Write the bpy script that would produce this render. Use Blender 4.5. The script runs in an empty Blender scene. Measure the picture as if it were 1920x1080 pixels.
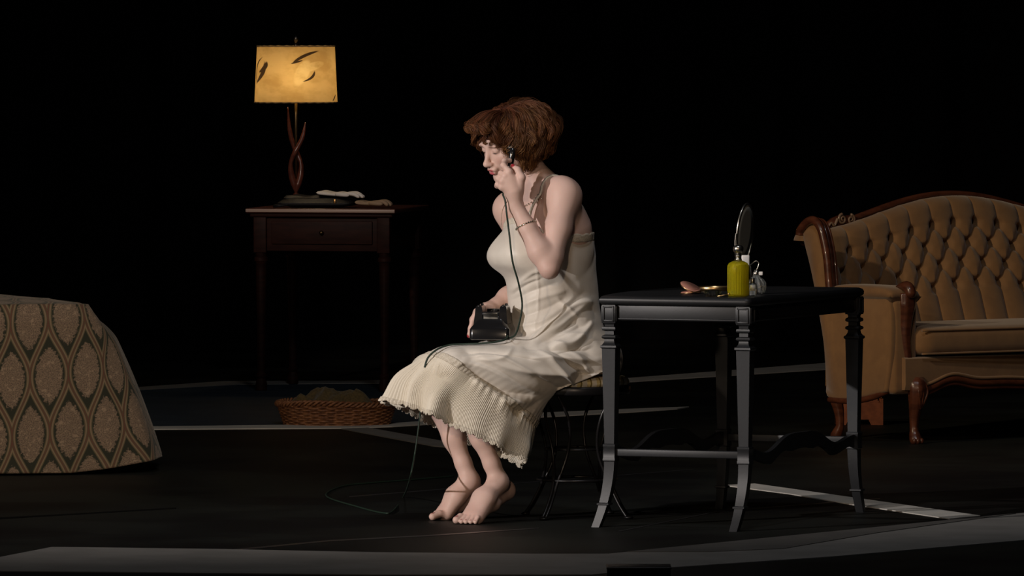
import bpy, math, random
import numpy as np
from mathutils import Vector
random.seed(7)
RNG = np.random.default_rng(7)
PI = math.pi
SC = bpy.context.scene
COL = SC.collection

# ------------------------------------------------------------------ camera
F = 15525.0                      # focal length in pixels of a 1920 wide frame
CAM = np.array([0.0, -27.0, 1.70])
PITCH = math.atan(546.0 / F)
cam_d = bpy.data.cameras.new('camera')
cam_d.sensor_width = 36.0
cam_d.lens = F / 1920 * 36.0
cam_d.clip_end = 200
cam = bpy.data.objects.new('camera', cam_d); COL.objects.link(cam)
cam.location = CAM; cam.rotation_euler = (PI / 2 - PITCH, 0, 0)
SC.camera = cam
# ------------------------------------------------------------------ world, view
w = bpy.data.worlds.new('world'); SC.world = w; w.use_nodes = True
w.node_tree.nodes['Background'].inputs[0].default_value = (0.5, 0.6, 1.0, 1)
w.node_tree.nodes['Background'].inputs[1].default_value = 0.0012
SC.view_settings.view_transform = 'Standard'
SC.view_settings.look = 'None'
SC.view_settings.exposure = 0.0
SC.view_settings.gamma = 1.0
SC.view_settings.use_curve_mapping = False

# ------------------------------------------------------------------ stage lights
def spot(name, loc, target, watt, col, size, blend=0.6, radius=0.12):
    l = bpy.data.lights.new(name, 'SPOT'); l.energy = watt; l.color = col
    l.spot_size = math.radians(size); l.spot_blend = blend; l.shadow_soft_size = radius
    o = bpy.data.objects.new(name, l); COL.objects.link(o); o.location = loc
    o.rotation_euler = (Vector(target) - Vector(loc)).to_track_quat('-Z', 'Y').to_euler()
    return o
spot('key_spotlight', (-10.9, -9.4, 4.3), (0.12, 0.0, 0.75), 5300, (1.0, 0.93, 0.90), 15, 0.9, 0.09)
spot('front_spotlight', (-1.6, -14.0, 3.6), (0.0, 0.0, 0.55), 900, (1.0, 0.74, 0.52), 12, 0.9, 0.2)
spot('wash_spotlight', (-9.0, -12.0, 5.5), (0.5, 3.4, 0.6), 1100, (1.0, 0.78, 0.56), 26, 0.9, 0.2)
spot('bed_spotlight', (0.8, -10.0, 5.4), (-1.9, 2.6, 0.3), 1250, (1.0, 0.84, 0.64), 15, 0.7, 0.25)
spot('sofa_spotlight', (-6.0, -5.0, 6.5), (2.0, 4.8, 0.55), 1550, (1.0, 0.80, 0.54), 18, 0.8, 0.2)
spot('lamp_table_spotlight', (-5.0, -9.0, 6.2), (-0.85, 8.9, 1.05), 2500, (1.0, 0.82, 0.70), 5, 0.8, 0.2)
spot('cool_top_light', (0.5, -4.0, 9.0), (0.2, 3.0, 0.0), 430, (0.95, 0.96, 1.0), 80, 0.8, 0.5)

# ------------------------------------------------------------------ pixel helpers (a point at a real distance)
FW = np.array([0, math.cos(PITCH), -math.sin(PITCH)]); UP = np.array([0, math.sin(PITCH), math.cos(PITCH)])
def ray(px, py):
    return FW + np.array([1.0, 0, 0]) * (px - 960) / F + UP * (540 - py) / F
def PX(px, py, y):
    r = ray(px, py); return CAM + r * ((y - CAM[1]) / r[1])
def G(px, py, z=0.0):
    r = ray(px, py); return CAM + r * ((z - CAM[2]) / r[2])
def to_px(V):
    q = np.asarray(V) - CAM
    d = q @ FW
    return 960 + F * q[..., 0] / d, 540 - F * (q @ UP) / d
def A3(*v): return np.array(v, float)
def nrm(v):
    v = np.asarray(v, float); return v / (np.linalg.norm(v) + 1e-12)

# ------------------------------------------------------------------ materials
class E:
    """tiny expression builder for node trees"""
    def __init__(s, nt, sock): s.nt = nt; s.s = sock
    def _op(s, op, o=None, o2=None):
        n = s.nt.nodes.new('ShaderNodeMath'); n.operation = op
        s.nt.links.new(s.s, n.inputs[0])
        for i, v in ((1, o), (2, o2)):
            if v is None: continue
            if isinstance(v, E): s.nt.links.new(v.s, n.inputs[i])
            else: n.inputs[i].default_value = v
        return E(s.nt, n.outputs[0])
    def __add__(s, o): return s._op('ADD', o)
    def __sub__(s, o): return s._op('SUBTRACT', o)
    def __mul__(s, o): return s._op('MULTIPLY', o)
    def __truediv__(s, o): return s._op('DIVIDE', o)
    def cos(s): return s._op('COSINE')
    def sin(s): return s._op('SINE')
    def abs(s): return s._op('ABSOLUTE')
    def sq(s): return s * s
    def mod(s, o): return s._op('FLOORED_MODULO', o)
    def mx(s, o): return s._op('MAXIMUM', o)
    def mn(s, o): return s._op('MINIMUM', o)
    def step(s, a, b):                       # smoothstep a..b -> 0..1
        n = s.nt.nodes.new('ShaderNodeMapRange'); n.interpolation_type = 'SMOOTHSTEP'
        s.nt.links.new(s.s, n.inputs[0]); n.inputs[1].default_value = a; n.inputs[2].default_value = b
        return E(s.nt, n.outputs[0])
def c4(c): return (c[0], c[1], c[2], 1)
def mixc(nt, fac, a, b):
    n = nt.nodes.new('ShaderNodeMix'); n.data_type = 'RGBA'
    def put(sock, v):
        if hasattr(v, 'is_output'): nt.links.new(v, sock)
        elif isinstance(v, E): nt.links.new(v.s, sock)
        elif isinstance(v, (int, float)): sock.default_value = v
        else: sock.default_value = c4(v)
    put(n.inputs[0], fac); put(n.inputs[6], a); put(n.inputs[7], b)
    return n.outputs[2]
def noise(nt, scale, detail=3, rough=0.55, vec=None, stretch=None):
    n = nt.nodes.new('ShaderNodeTexNoise'); n.inputs['Scale'].default_value = scale
    n.inputs['Detail'].default_value = detail; n.inputs['Roughness'].default_value = rough
    if vec is None:
        tc = nt.nodes.new('ShaderNodeTexCoord'); vec = tc.outputs['Object']
    if stretch:
        m = nt.nodes.new('ShaderNodeMapping'); m.inputs['Scale'].default_value = stretch
        nt.links.new(vec, m.inputs[0]); vec = m.outputs[0]
    nt.links.new(vec, n.inputs['Vector'])
    return E(nt, n.outputs['Fac'])
def mat(name, col, rough=0.5, metal=0.0, spec=0.5, col2=None, nscale=20, bump=0.0, bscale=60, bdist=0.002,
        stretch=None, sheen=0.0, trans=0.0, ior=1.45, emit=None, estr=0.0, attr=None, coat=0.0, sss=0.0, alpha=None, detail=3):
    m = bpy.data.materials.new(name); m.use_nodes = True; nt = m.node_tree
    b = nt.nodes['Principled BSDF']
    b.inputs['Base Color'].default_value = c4(col); b.inputs['Roughness'].default_value = rough
    b.inputs['Metallic'].default_value = metal; b.inputs['Specular IOR Level'].default_value = spec
    b.inputs['IOR'].default_value = ior; b.inputs['Transmission Weight'].default_value = trans
    b.inputs['Sheen Weight'].default_value = sheen; b.inputs['Coat Weight'].default_value = coat
    if sss:
        b.inputs['Subsurface Weight'].default_value = sss
        b.inputs['Subsurface Radius'].default_value = (1, .35, .2); b.inputs['Subsurface Scale'].default_value = 0.006
    if alpha is not None: b.inputs['Alpha'].default_value = alpha
    if attr:
        a = nt.nodes.new('ShaderNodeAttribute'); a.attribute_name = attr
        nt.links.new(a.outputs['Color'], b.inputs['Base Color'])
    elif col2 is not None:
        nz = noise(nt, nscale, detail, stretch=stretch).step(0.35, 0.65)
        nt.links.new(mixc(nt, nz, col, col2), b.inputs['Base Color'])
    if bump:
        nz = noise(nt, bscale, 4, stretch=stretch)
        bn = nt.nodes.new('ShaderNodeBump'); bn.inputs['Strength'].default_value = bump
        bn.inputs['Distance'].default_value = bdist
        nt.links.new(nz.s, bn.inputs['Height']); nt.links.new(bn.outputs[0], b.inputs['Normal'])
    if emit is not None:
        b.inputs['Emission Color'].default_value = c4(emit); b.inputs['Emission Strength'].default_value = estr
    return m

# ------------------------------------------------------------------ objects
ORG = {}
def org(o): return ORG.get(o.name, np.zeros(3)) if o is not None else np.zeros(3)
def thing(name, label, cat, loc=(0, 0, 0), group=None):
    o = bpy.data.objects.new(name, None); COL.objects.link(o); o.location = tuple(loc)
    o.empty_display_size = 0.05
    ORG[o.name] = np.array(loc, float)
    o['label'] = label; o['category'] = cat
    if group: o['group'] = group
    return o
def tag(o, label=None, cat=None, kind=None, group=None):
    if label: o['label'] = label
    if cat: o['category'] = cat
    if kind: o['kind'] = kind
    if group: o['group'] = group
    return o
def obj(name, vf, material, parent=None, smooth=True, cols=None, uv=None, angle=None):
    V, Fc = vf
    V = np.asarray(V, float)
    o0 = org(parent)
    if parent is None:
        c = (V.min(0) + V.max(0)) / 2; c[2] = V[:, 2].min(); o0 = c
    me = bpy.data.meshes.new(name)
    V = V - o0
    if isinstance(Fc, np.ndarray):
        k = Fc.shape[1]
        me.vertices.add(len(V)); me.vertices.foreach_set('co', V.astype(np.float32).ravel())
        me.loops.add(Fc.size); me.loops.foreach_set('vertex_index', Fc.astype(np.int32).ravel())
        me.polygons.add(len(Fc)); me.polygons.foreach_set('loop_start', (np.arange(len(Fc)) * k).astype(np.int32))
        me.update(calc_edges=True)
    else:
        me.from_pydata([tuple(v) for v in V], [], [tuple(int(i) for i in f) for f in Fc]); me.update()
    me.validate()
    if cols is not None:
        at = me.color_attributes.new('Col', 'FLOAT_COLOR', 'POINT')
        cc = np.ones((len(V), 4), np.float32); cc[:, :3] = cols
        at.data.foreach_set('color', cc.ravel())
    if uv is not None:
        ul = me.uv_layers.new(name='UVMap')
        vi = np.zeros(len(me.loops), np.int32); me.loops.foreach_get('vertex_index', vi)
        ul.data.foreach_set('uv', np.asarray(uv, np.float32)[vi].ravel())
    if smooth:
        me.shade_smooth()
        if angle is not None: me.set_sharp_from_angle(angle=math.radians(angle))
    me.materials.append(material)
    o = bpy.data.objects.new(name, me); COL.objects.link(o)
    if parent is not None: o.parent = parent
    else: o.location = tuple(o0)
    ORG[o.name] = np.array(o0, float)
    return o
def join(*parts):
    V = []; Fc = []; n = 0
    for v, f in parts:
        v = np.asarray(v, float).reshape(-1, 3)
        V.append(v); Fc += [tuple(int(i) + n for i in q) for q in f]; n += len(v)
    return np.vstack(V), Fc

# ---- shape makers (all return (verts, faces))
def grid_faces(nu, nv, cu=False, cv=False, off=0):
    """verts indexed v*nu+u"""
    Fc = []
    for j in range(nv if cv else nv - 1):
        for i in range(nu if cu else nu - 1):
            a = j * nu + i; b = j * nu + (i + 1) % nu; c = ((j + 1) % nv) * nu + (i + 1) % nu; d = ((j + 1) % nv) * nu + i
            Fc.append((a + off, b + off, c + off, d + off))
    return Fc
def loft(rings, closed=True, cap=True):
    n = len(rings[0]); V = np.vstack(rings); Fc = grid_faces(n, len(rings), cu=closed)
    if cap and closed:
        Fc.append(tuple(range(n))[::-1]); Fc.append(tuple(range((len(rings) - 1) * n, len(rings) * n)))
    return V, Fc
def lathe(prof, c=(0, 0, 0), n=32, sx=1.0, sy=1.0, axis=None):
    """prof list of (r, z)"""
    th = np.arange(n) * 2 * PI / n; c = np.array(c, float)
    rings = [np.stack([r * sx * np.cos(th), r * sy * np.sin(th), np.full(n, z)], 1) for r, z in prof]
    V, Fc = loft(rings)
    if axis is not None: V = V @ frame_z(axis).T
    return V + c, Fc
def frame_z(z):
    z = nrm(z); a = A3(0, 0, 1) if abs(z[2]) < .9 else A3(1, 0, 0)
    x = nrm(np.cross(a, z)); y = np.cross(z, x)
    return np.stack([x, y, z], 1)
def spline(P, n):
    P = np.asarray(P, float); m = len(P)
    t = np.linspace(0, m - 1, n); out = []
    for s in t:
        i = min(int(s), m - 2); u = s - i
        p0 = P[max(i - 1, 0)]; p1 = P[i]; p2 = P[i + 1]; p3 = P[min(i + 2, m - 1)]
        out.append(.5 * ((2 * p1) + (-p0 + p2) * u + (2 * p0 - 5 * p1 + 4 * p2 - p3) * u * u + (-p0 + 3 * p1 - 3 * p2 + p3) * u ** 3))
    return np.array(out)
def tube(P, r, n=8, closed=False, cap=True):
    P = np.asarray(P, float); m = len(P)
    r = np.full(m, r) if np.isscalar(r) else np.asarray(r, float)
    T = np.gradient(P, axis=0)
    if closed: T = np.roll(P, -1, 0) - np.roll(P, 1, 0)
    T /= np.linalg.norm(T, axis=1)[:, None] + 1e-12
    a = A3(0, 0, 1) if abs(T[0][2]) < .9 else A3(1, 0, 0)
    N = nrm(np.cross(T[0], a)); th = np.arange(n) * 2 * PI / n; rings = []
    for i in range(m):
        N = nrm(N - T[i] * (N @ T[i])); B = np.cross(T[i], N)
        rings.append(P[i] + r[i] * (np.cos(th)[:, None] * N + np.sin(th)[:, None] * B))
    V = np.vstack(rings); Fc = grid_faces(n, m, cu=True, cv=closed)
    if cap and not closed: Fc.append(tuple(range(n))[::-1]); Fc.append(tuple(range((m - 1) * n, m * n)))
    return V, Fc
def box(c, s, U=None, bev=0.0):
    """box with centre c, full size s, columns of U = axes; chamfered when bev>0"""
    hx, hy, hz = np.array(s, float) / 2
    b = min(bev, hx * .9, hy * .9, hz * .9)
    def ring(x, y, z, k):
        k = max(k, 1e-6); pts = []
        for sx, sy, a0 in ((1, 1, 0), (-1, 1, 90), (-1, -1, 180), (1, -1, 270)):
            for q in ((0, 30, 60, 90) if bev > 0 else (45,)):
                a = math.radians(a0 + q)
                pts.append((sx * (x - k) + (k * math.cos(a) if bev > 0 else sx * k), sy * (y - k) + (k * math.sin(a) if bev > 0 else sy * k), z))
        return np.array(pts)
    if bev > 0:
        zs = []
        for a in (0, 30, 60, 90):
            a = math.radians(a); zs.append((b * (1 - math.sin(a)), -hz + b * (1 - math.cos(a)), b))
        rings = [ring(hx - i, hy - i, z, max(b - i, b * .15)) for i, z, _ in zs]
        rings += [ring(hx - i, hy - i, -z, max(b - i, b * .15)) for i, z, _ in zs[::-1]]
    else: rings = [ring(hx, hy, -hz, 0), ring(hx, hy, hz, 0)]
    V, Fc = loft(rings)
    if U is not None: V = V @ np.asarray(U, float).T
    return V + np.array(c, float), Fc
def extrude(poly, z0, z1, bev=0.0):
    """poly (n,2) -> prism with softened edges"""
    P = np.asarray(poly, float); c = P.mean(0)
    T = np.roll(P, -1, 0) - np.roll(P, 1, 0); N = np.stack([T[:, 1], -T[:, 0]], 1); N /= np.linalg.norm(N, axis=1)[:, None]
    if ((P - c) * N).sum() < 0: N = -N
    prof = [(0, z0), (0, z1)] if bev <= 0 else [(-bev, z0), (-bev * .3, z0 + bev * .3), (0, z0 + bev), (0, z1 - bev), (-bev * .3, z1 - bev * .3), (-bev, z1)]
    rings = [np.column_stack([P + N * o, np.full(len(P), z)]) for o, z in prof]
    return loft(rings)
def ball(c, r, n=16, m=10):
    r = np.array([r, r, r]) if np.isscalar(r) else np.array(r)
    prof = [(max(math.sin(PI * i / m), 1e-4), -math.cos(PI * i / m)) for i in range(m + 1)]
    V, Fc = lathe(prof, n=n); return V * r + np.array(c, float), Fc
def rotz(a): c, s = math.cos(a), math.sin(a); return np.array([[c, -s, 0], [s, c, 0], [0, 0, 1.0]])

# ---- value noise on arrays
_perm = RNG.random((64, 64, 64)).astype(np.float32)
def vnoise(P, s):
    q = np.asarray(P) * s; i = np.floor(q).astype(int); f = q - i; f = f * f * (3 - 2 * f)
    r = 0
    for dx in (0, 1):
        for dy in (0, 1):
            for dz in (0, 1):
                w_ = (f[:, 0] if dx else 1 - f[:, 0]) * (f[:, 1] if dy else 1 - f[:, 1]) * (f[:, 2] if dz else 1 - f[:, 2])
                r = r + w_ * _perm[(i[:, 0] + dx) & 63, (i[:, 1] + dy) & 63, (i[:, 2] + dz) & 63]
    return r * 2 - 1

# ------------------------------------------------------------------ signed distance modelling
class Field:
    def __init__(s, lo, hi, h):
        s.lo = np.array(lo, float); s.h = h
        s.n = np.ceil((np.array(hi, float) - s.lo) / h).astype(int) + 1
        s.a = np.full(s.n, 0.08, np.float32)
    def _reg(s, lo, hi, m):
        i0 = np.clip(np.floor((lo - m - s.lo) / s.h).astype(int), 0, s.n - 1)
        i1 = np.clip(np.ceil((hi + m - s.lo) / s.h).astype(int) + 1, 1, s.n)
        ax = [(s.lo[k] + np.arange(i0[k], i1[k]) * s.h).astype(np.float32) for k in range(3)]
        sl = tuple(slice(i0[k], i1[k]) for k in range(3))
        X, Y, Z = np.meshgrid(*ax, indexing='ij', sparse=True)
        return sl, X, Y, Z
    def _put(s, sl, d, k, sub=False):
        a = s.a[sl]
        if sub:
            d = -d
            h = np.maximum(k - np.abs(a - d), 0) / k
            s.a[sl] = np.maximum(a, d) + h * h * k * .25
        else:
            h = np.maximum(k - np.abs(a - d), 0) / k
            s.a[sl] = np.minimum(a, d) - h * h * k * .25
    def cone(s, a, b, r1, r2, k=.01, sub=False):
        a = np.array(a, float); b = np.array(b, float); R = max(r1, r2)
        sl, X, Y, Z = s._reg(np.minimum(a, b) - R, np.maximum(a, b) + R, k + 4 * s.h)
        ab = b - a; L = ab @ ab + 1e-12
        t = np.clip(((X - a[0]) * ab[0] + (Y - a[1]) * ab[1] + (Z - a[2]) * ab[2]) / L, 0, 1)
        d = np.sqrt((X - a[0] - t * ab[0]) ** 2 + (Y - a[1] - t * ab[1]) ** 2 + (Z - a[2] - t * ab[2]) ** 2) - (r1 + (r2 - r1) * t)
        s._put(sl, d.astype(np.float32), k, sub)
    def chain(s, P, R, k=.01):
        for i in range(len(P) - 1): s.cone(P[i], P[i + 1], R[i], R[i + 1], k)
    def ell(s, c, r, M=None, k=.01, sub=False):
        c = np.array(c, float); r = np.array(r, float); M = np.eye(3) if M is None else np.asarray(M)
        ext = np.sqrt(((M * r) ** 2).sum(1))
        sl, X, Y, Z = s._reg(c - ext, c + ext, k + 4 * s.h)
        x, y, z = X - c[0], Y - c[1], Z - c[2]
        q = [(x * M[0, i] + y * M[1, i] + z * M[2, i]) for i in range(3)]
        k0 = np.sqrt(sum((q[i] / r[i]) ** 2 for i in range(3))); k1 = np.sqrt(sum((q[i] / r[i] ** 2) ** 2 for i in range(3))) + 1e-9
        s._put(sl, (k0 * (k0 - 1) / k1).astype(np.float32), k, sub)
    def sample(s, P):
        q = (P - s.lo) / s.h; q = np.clip(q, 0, s.n - 1.001); i = q.astype(int); f = q - i; r = 0
        for dx in (0, 1):
            for dy in (0, 1):
                for dz in (0, 1):
                    w_ = (f[:, 0] if dx else 1 - f[:, 0]) * (f[:, 1] if dy else 1 - f[:, 1]) * (f[:, 2] if dz else 1 - f[:, 2])
                    r = r + w_ * s.a[i[:, 0] + dx, i[:, 1] + dy, i[:, 2] + dz]
        return r
    def push(s, V, off, it=3):
        """move points outward until they are at least off outside"""
        V = V.copy()
        for _ in range(it):
            d = s.sample(V); m = d < off
            if not m.any(): break
            P = V[m]; e = s.h; g = np.stack([s.sample(P + A3(*(e if j == i else 0 for j in range(3)))) - s.sample(P - A3(*(e if j == i else 0 for j in range(3)))) for i in range(3)], 1)
            g /= np.linalg.norm(g, axis=1)[:, None] + 1e-9
            V[m] += g * np.minimum((off - d[m]), .03)[:, None]
        return V
    def mesh(s):
        a = s.a; n = s.n; S = a < 0
        c = np.zeros(n - 1, np.int8); cs = []
        for dx in (0, 1):
            for dy in (0, 1):
                for dz in (0, 1):
                    c += S[dx:n[0] - 1 + dx, dy:n[1] - 1 + dy, dz:n[2] - 1 + dz]
        act = np.argwhere((c > 0) & (c < 8)); del c
        acc = np.zeros((len(act), 3)); cnt = np.zeros(len(act))
        corners = [(dx, dy, dz) for dx in (0, 1) for dy in (0, 1) for dz in (0, 1)]
        val = {q: a[act[:, 0] + q[0], act[:, 1] + q[1], act[:, 2] + q[2]].astype(float) for q in corners}
        for p in corners:
            for ax in range(3):
                if p[ax]: continue
                q = list(p); q[ax] = 1; q = tuple(q)
                A, B = val[p], val[q]; m = (A < 0) != (B < 0)
                t = np.where(m, A / np.where(m, A - B, 1), 0)
                pos = np.tile(np.array(p, float), (len(act), 1)); pos[:, ax] += t
                acc += pos * m[:, None]; cnt += m
        V = (act + acc / cnt[:, None]) * s.h + s.lo
        m1 = (n - 1).astype(np.int64)
        key = (act[:, 0] * m1[1] + act[:, 1]) * m1[2] + act[:, 2]
        quads = []
        for ax in range(3):
            sl0 = [slice(None)] * 3; sl1 = [slice(None)] * 3
            sl0[ax] = slice(0, n[ax] - 1); sl1[ax] = slice(1, n[ax])
            A = S[tuple(sl0)]; B = S[tuple(sl1)]
            e = np.argwhere(A != B)
            o1, o2 = (ax + 1) % 3, (ax + 2) % 3
            e = e[(e[:, o1] > 0) & (e[:, o2] > 0) & (e[:, o1] < n[o1] - 1) & (e[:, o2] < n[o2] - 1)]
            inside = A[e[:, 0], e[:, 1], e[:, 2]]
            q = []
            for d1, d2 in ((0, 0), (-1, 0), (-1, -1), (0, -1)):
                cc = e.copy(); cc[:, o1] += d1; cc[:, o2] += d2
                q.append(np.searchsorted(key, (cc[:, 0] * m1[1] + cc[:, 1]) * m1[2] + cc[:, 2]))
            q = np.stack(q, 1); q[~inside] = q[~inside][:, ::-1]
            quads.append(q)
        return V, np.vstack(quads)
# ================================================================== THE SETTING
M_floor = mat('stage_floor', (0.009, 0.0085, 0.0083), rough=0.55, spec=0.10, col2=(0.016, 0.017, 0.015), nscale=1.6, bump=0.15, bscale=14, bdist=0.002)
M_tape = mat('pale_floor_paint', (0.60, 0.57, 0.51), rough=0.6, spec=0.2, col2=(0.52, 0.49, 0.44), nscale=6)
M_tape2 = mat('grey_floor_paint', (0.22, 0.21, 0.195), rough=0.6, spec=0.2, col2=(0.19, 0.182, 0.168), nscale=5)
M_reflect = mat('reflected_light_tone', (0.115, 0.109, 0.10), rough=0.55, spec=0.25, col2=(0.10, 0.095, 0.088), nscale=5)
M_blue = mat('blue_grey_floor', (0.040, 0.055, 0.072), rough=0.55, spec=0.15, col2=(0.030, 0.042, 0.056), nscale=4)
M_seam = mat('mat_seam', (0.003, 0.003, 0.003), rough=0.8, spec=0.1)
M_seam2 = mat('mat_seam_tape', (0.035, 0.034, 0.036), rough=0.35, spec=0.5)
M_drape = mat('black_drape', (0.006, 0.0055, 0.006), rough=0.95, spec=0.1, sheen=0.0)

tag(obj('floor', box((0, 0, -0.06), (40, 60, 0.12)), M_floor, smooth=False), kind='structure')
# black drape at the back, in soft vertical folds
xs = np.linspace(-14, 14, 900); zs = np.linspace(0, 9, 6)
yy = 14 + .10 * np.sin(xs * 9 + .8 * np.sin(xs * 1.7)) + .04 * np.sin(xs * 23)
V = np.array([(x, y, z) for z in zs for x, y in zip(xs, yy)])
V2 = V + A3(0, .02, 0)
vf = join((V, grid_faces(900, 6)), (V2, [q[::-1] for q in grid_faces(900, 6)]))
tag(obj('wall_back', vf, M_drape), kind='structure')

def flat(name, pts, z, m):
    P = [G(x, y)[:2] for x, y in pts]
    Vb = [(p[0], p[1], 0.0) for p in P] + [(p[0], p[1], z) for p in P]; n = len(P)
    Fc = [tuple(range(n, 2 * n))] + [(i, (i + 1) % n, n + (i + 1) % n, n + i) for i in range(n)]
    o = obj(name, (np.array(Vb), Fc), m, smooth=False); o['kind'] = 'structure'; return o
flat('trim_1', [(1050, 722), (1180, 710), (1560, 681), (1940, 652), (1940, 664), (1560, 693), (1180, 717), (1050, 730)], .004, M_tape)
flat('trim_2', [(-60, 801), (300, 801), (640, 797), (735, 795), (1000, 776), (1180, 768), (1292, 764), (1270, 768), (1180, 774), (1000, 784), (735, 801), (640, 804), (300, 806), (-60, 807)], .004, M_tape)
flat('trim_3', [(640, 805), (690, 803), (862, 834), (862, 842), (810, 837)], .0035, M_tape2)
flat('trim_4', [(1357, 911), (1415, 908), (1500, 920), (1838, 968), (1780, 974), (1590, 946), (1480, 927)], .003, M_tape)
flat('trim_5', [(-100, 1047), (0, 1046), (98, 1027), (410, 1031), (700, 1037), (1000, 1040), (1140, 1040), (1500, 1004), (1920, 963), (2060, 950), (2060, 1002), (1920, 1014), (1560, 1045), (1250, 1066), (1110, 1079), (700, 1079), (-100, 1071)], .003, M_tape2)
flat('trim_reflection', [(1175, 1037), (1500, 1005), (1905, 965), (1760, 985), (1640, 1002), (1470, 1031), (1330, 1037)], .005, M_reflect)  # reflected-light shape on the front band, painted in as a duller panel
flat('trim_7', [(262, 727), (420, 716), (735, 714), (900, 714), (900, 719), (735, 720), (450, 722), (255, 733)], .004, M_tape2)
flat('trim_8', [(255, 733), (450, 722), (735, 720), (900, 726), (1000, 776), (735, 795), (640, 797), (300, 801), (-60, 801), (-60, 760)], .002, M_blue)  # blue-grey tone over this part of the floor
flat('trim_9', [(-60, 974), (160, 962), (330, 952), (330, 954), (160, 964), (-60, 977)], .0012, M_seam)
flat('trim_10', [(430, 1031), (620, 1013), (800, 1004), (1010, 990), (1010, 991.5), (800, 1006), (620, 1015.5), (430, 1034)], .0012, M_seam2)
flat('trim_11', [(655, 931), (880, 913), (1300, 880), (1300, 881), (880, 914.2), (655, 932.5)], .0012, M_seam2)
flat('trim_12', [(1160, 996), (1350, 958), (1650, 935), (1650, 936), (1350, 959.2), (1160, 997.5)], .0012, M_seam2)

t = thing('stage_box', 'low flat black box on the stage edge at the bottom of the view', 'box', G(1198, 1079))
c = G(1198, 1085)
obj('body', box(c + A3(0, .05, .014), (.185, .14, .028), bev=.004), mat('black_box_paint', (.006, .006, .006), rough=.5), t)
obj('lid', box(c + A3(0, .05, .031), (.19, .15, .008), bev=.003), mat('black_box_lid', (.012, .012, .012), rough=.4), t)

# ================================================================== BLACK VANITY TABLE
M_vanity = mat('satin_black_paint', (0.013, 0.0138, 0.0155), rough=0.42, spec=0.4, col2=(0.017, 0.018, 0.020), nscale=9, bump=0.12, bscale=120, bdist=0.0008)
M_vtop = mat('satin_black_top', (0.011, 0.0115, 0.0125), rough=0.42, spec=0.45, col2=(0.014, 0.0145, 0.016), nscale=7, bump=0.1, bscale=90, bdist=0.0008)
u = A3(.921, -.390, 0); v = A3(.390, .921, 0)
A = A3(.318, -.470, 0); VW, VL = .462, .985            # width along u, length along v
def VP(a, b, z=0): return A + u * a + v * b + A3(0, 0, z)
T = thing('vanity_table', 'black painted wooden vanity table with turned legs beside the seated woman', 'table', VP(VW / 2, VL / 2, 0))
UV_ = np.stack([u, v, A3(0, 0, 1)], 1)
# top: bowed on the left long side
def top_outline(o):
    pts = []
    n = 30
    for i in range(n + 1):                            # left long side, bowed outwards, from the back to the front
        s = 1 - i / n
        bow = -.075 * math.sin(PI * s) ** .8 if 0 < s < 1 else 0
        pts.append((-.028 - o + bow, -.03 - o + s * (VL + .06 + 2 * o)))
    k = .02
    for cx, cy, a0 in ((VW + .028 + o - k, -.03 - o + k, -90), (VW + .028 + o - k, VL + .03 + o - k, 0)):
        for q in (0, 22, 45, 67, 90):
            a = math.radians(a0 + q); pts.append((cx + k * math.cos(a), cy + k * math.sin(a)))
    return np.array(pts)
def vflat(outs):
    rings = []
    for o, z in outs:
        P = top_outline(o); rings.append(np.array([VP(a, b, z) for a, b in P]))
    return loft(rings)
obj('tabletop', vflat([(-.012, .714), (-.004, .716), (0, .722), (.001, .731), (-.003, .739), (-.012, .743)]), M_vtop, T, angle=50)
def apron(p, q, th=.018, z0=.664, z1=.714, inset=.004):
    p, q = np.array(p), np.array(q); d = nrm(q - p); nn = np.cross(d, A3(0, 0, 1)); L = np.linalg.norm(q - p)
    c = (p + q) / 2; U = np.stack([d, nn, A3(0, 0, 1)], 1)
    a = box(c + A3(0, 0, (z0 + z1) / 2), (L, th, z1 - z0), U, .002)
    b = box(c + A3(0, 0, z0 + .005), (L, th + .008, .006), U, .002)
    return join(a, b)
lp = [(0, 0), (VW, 0), (VW, VL), (0, VL)]
for (i, j) in ((0, 1), (1, 2), (3, 2), (0, 3)):
    obj('apron', apron(VP(*lp[i]), VP(*lp[j])), M_vanity, T)
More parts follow.
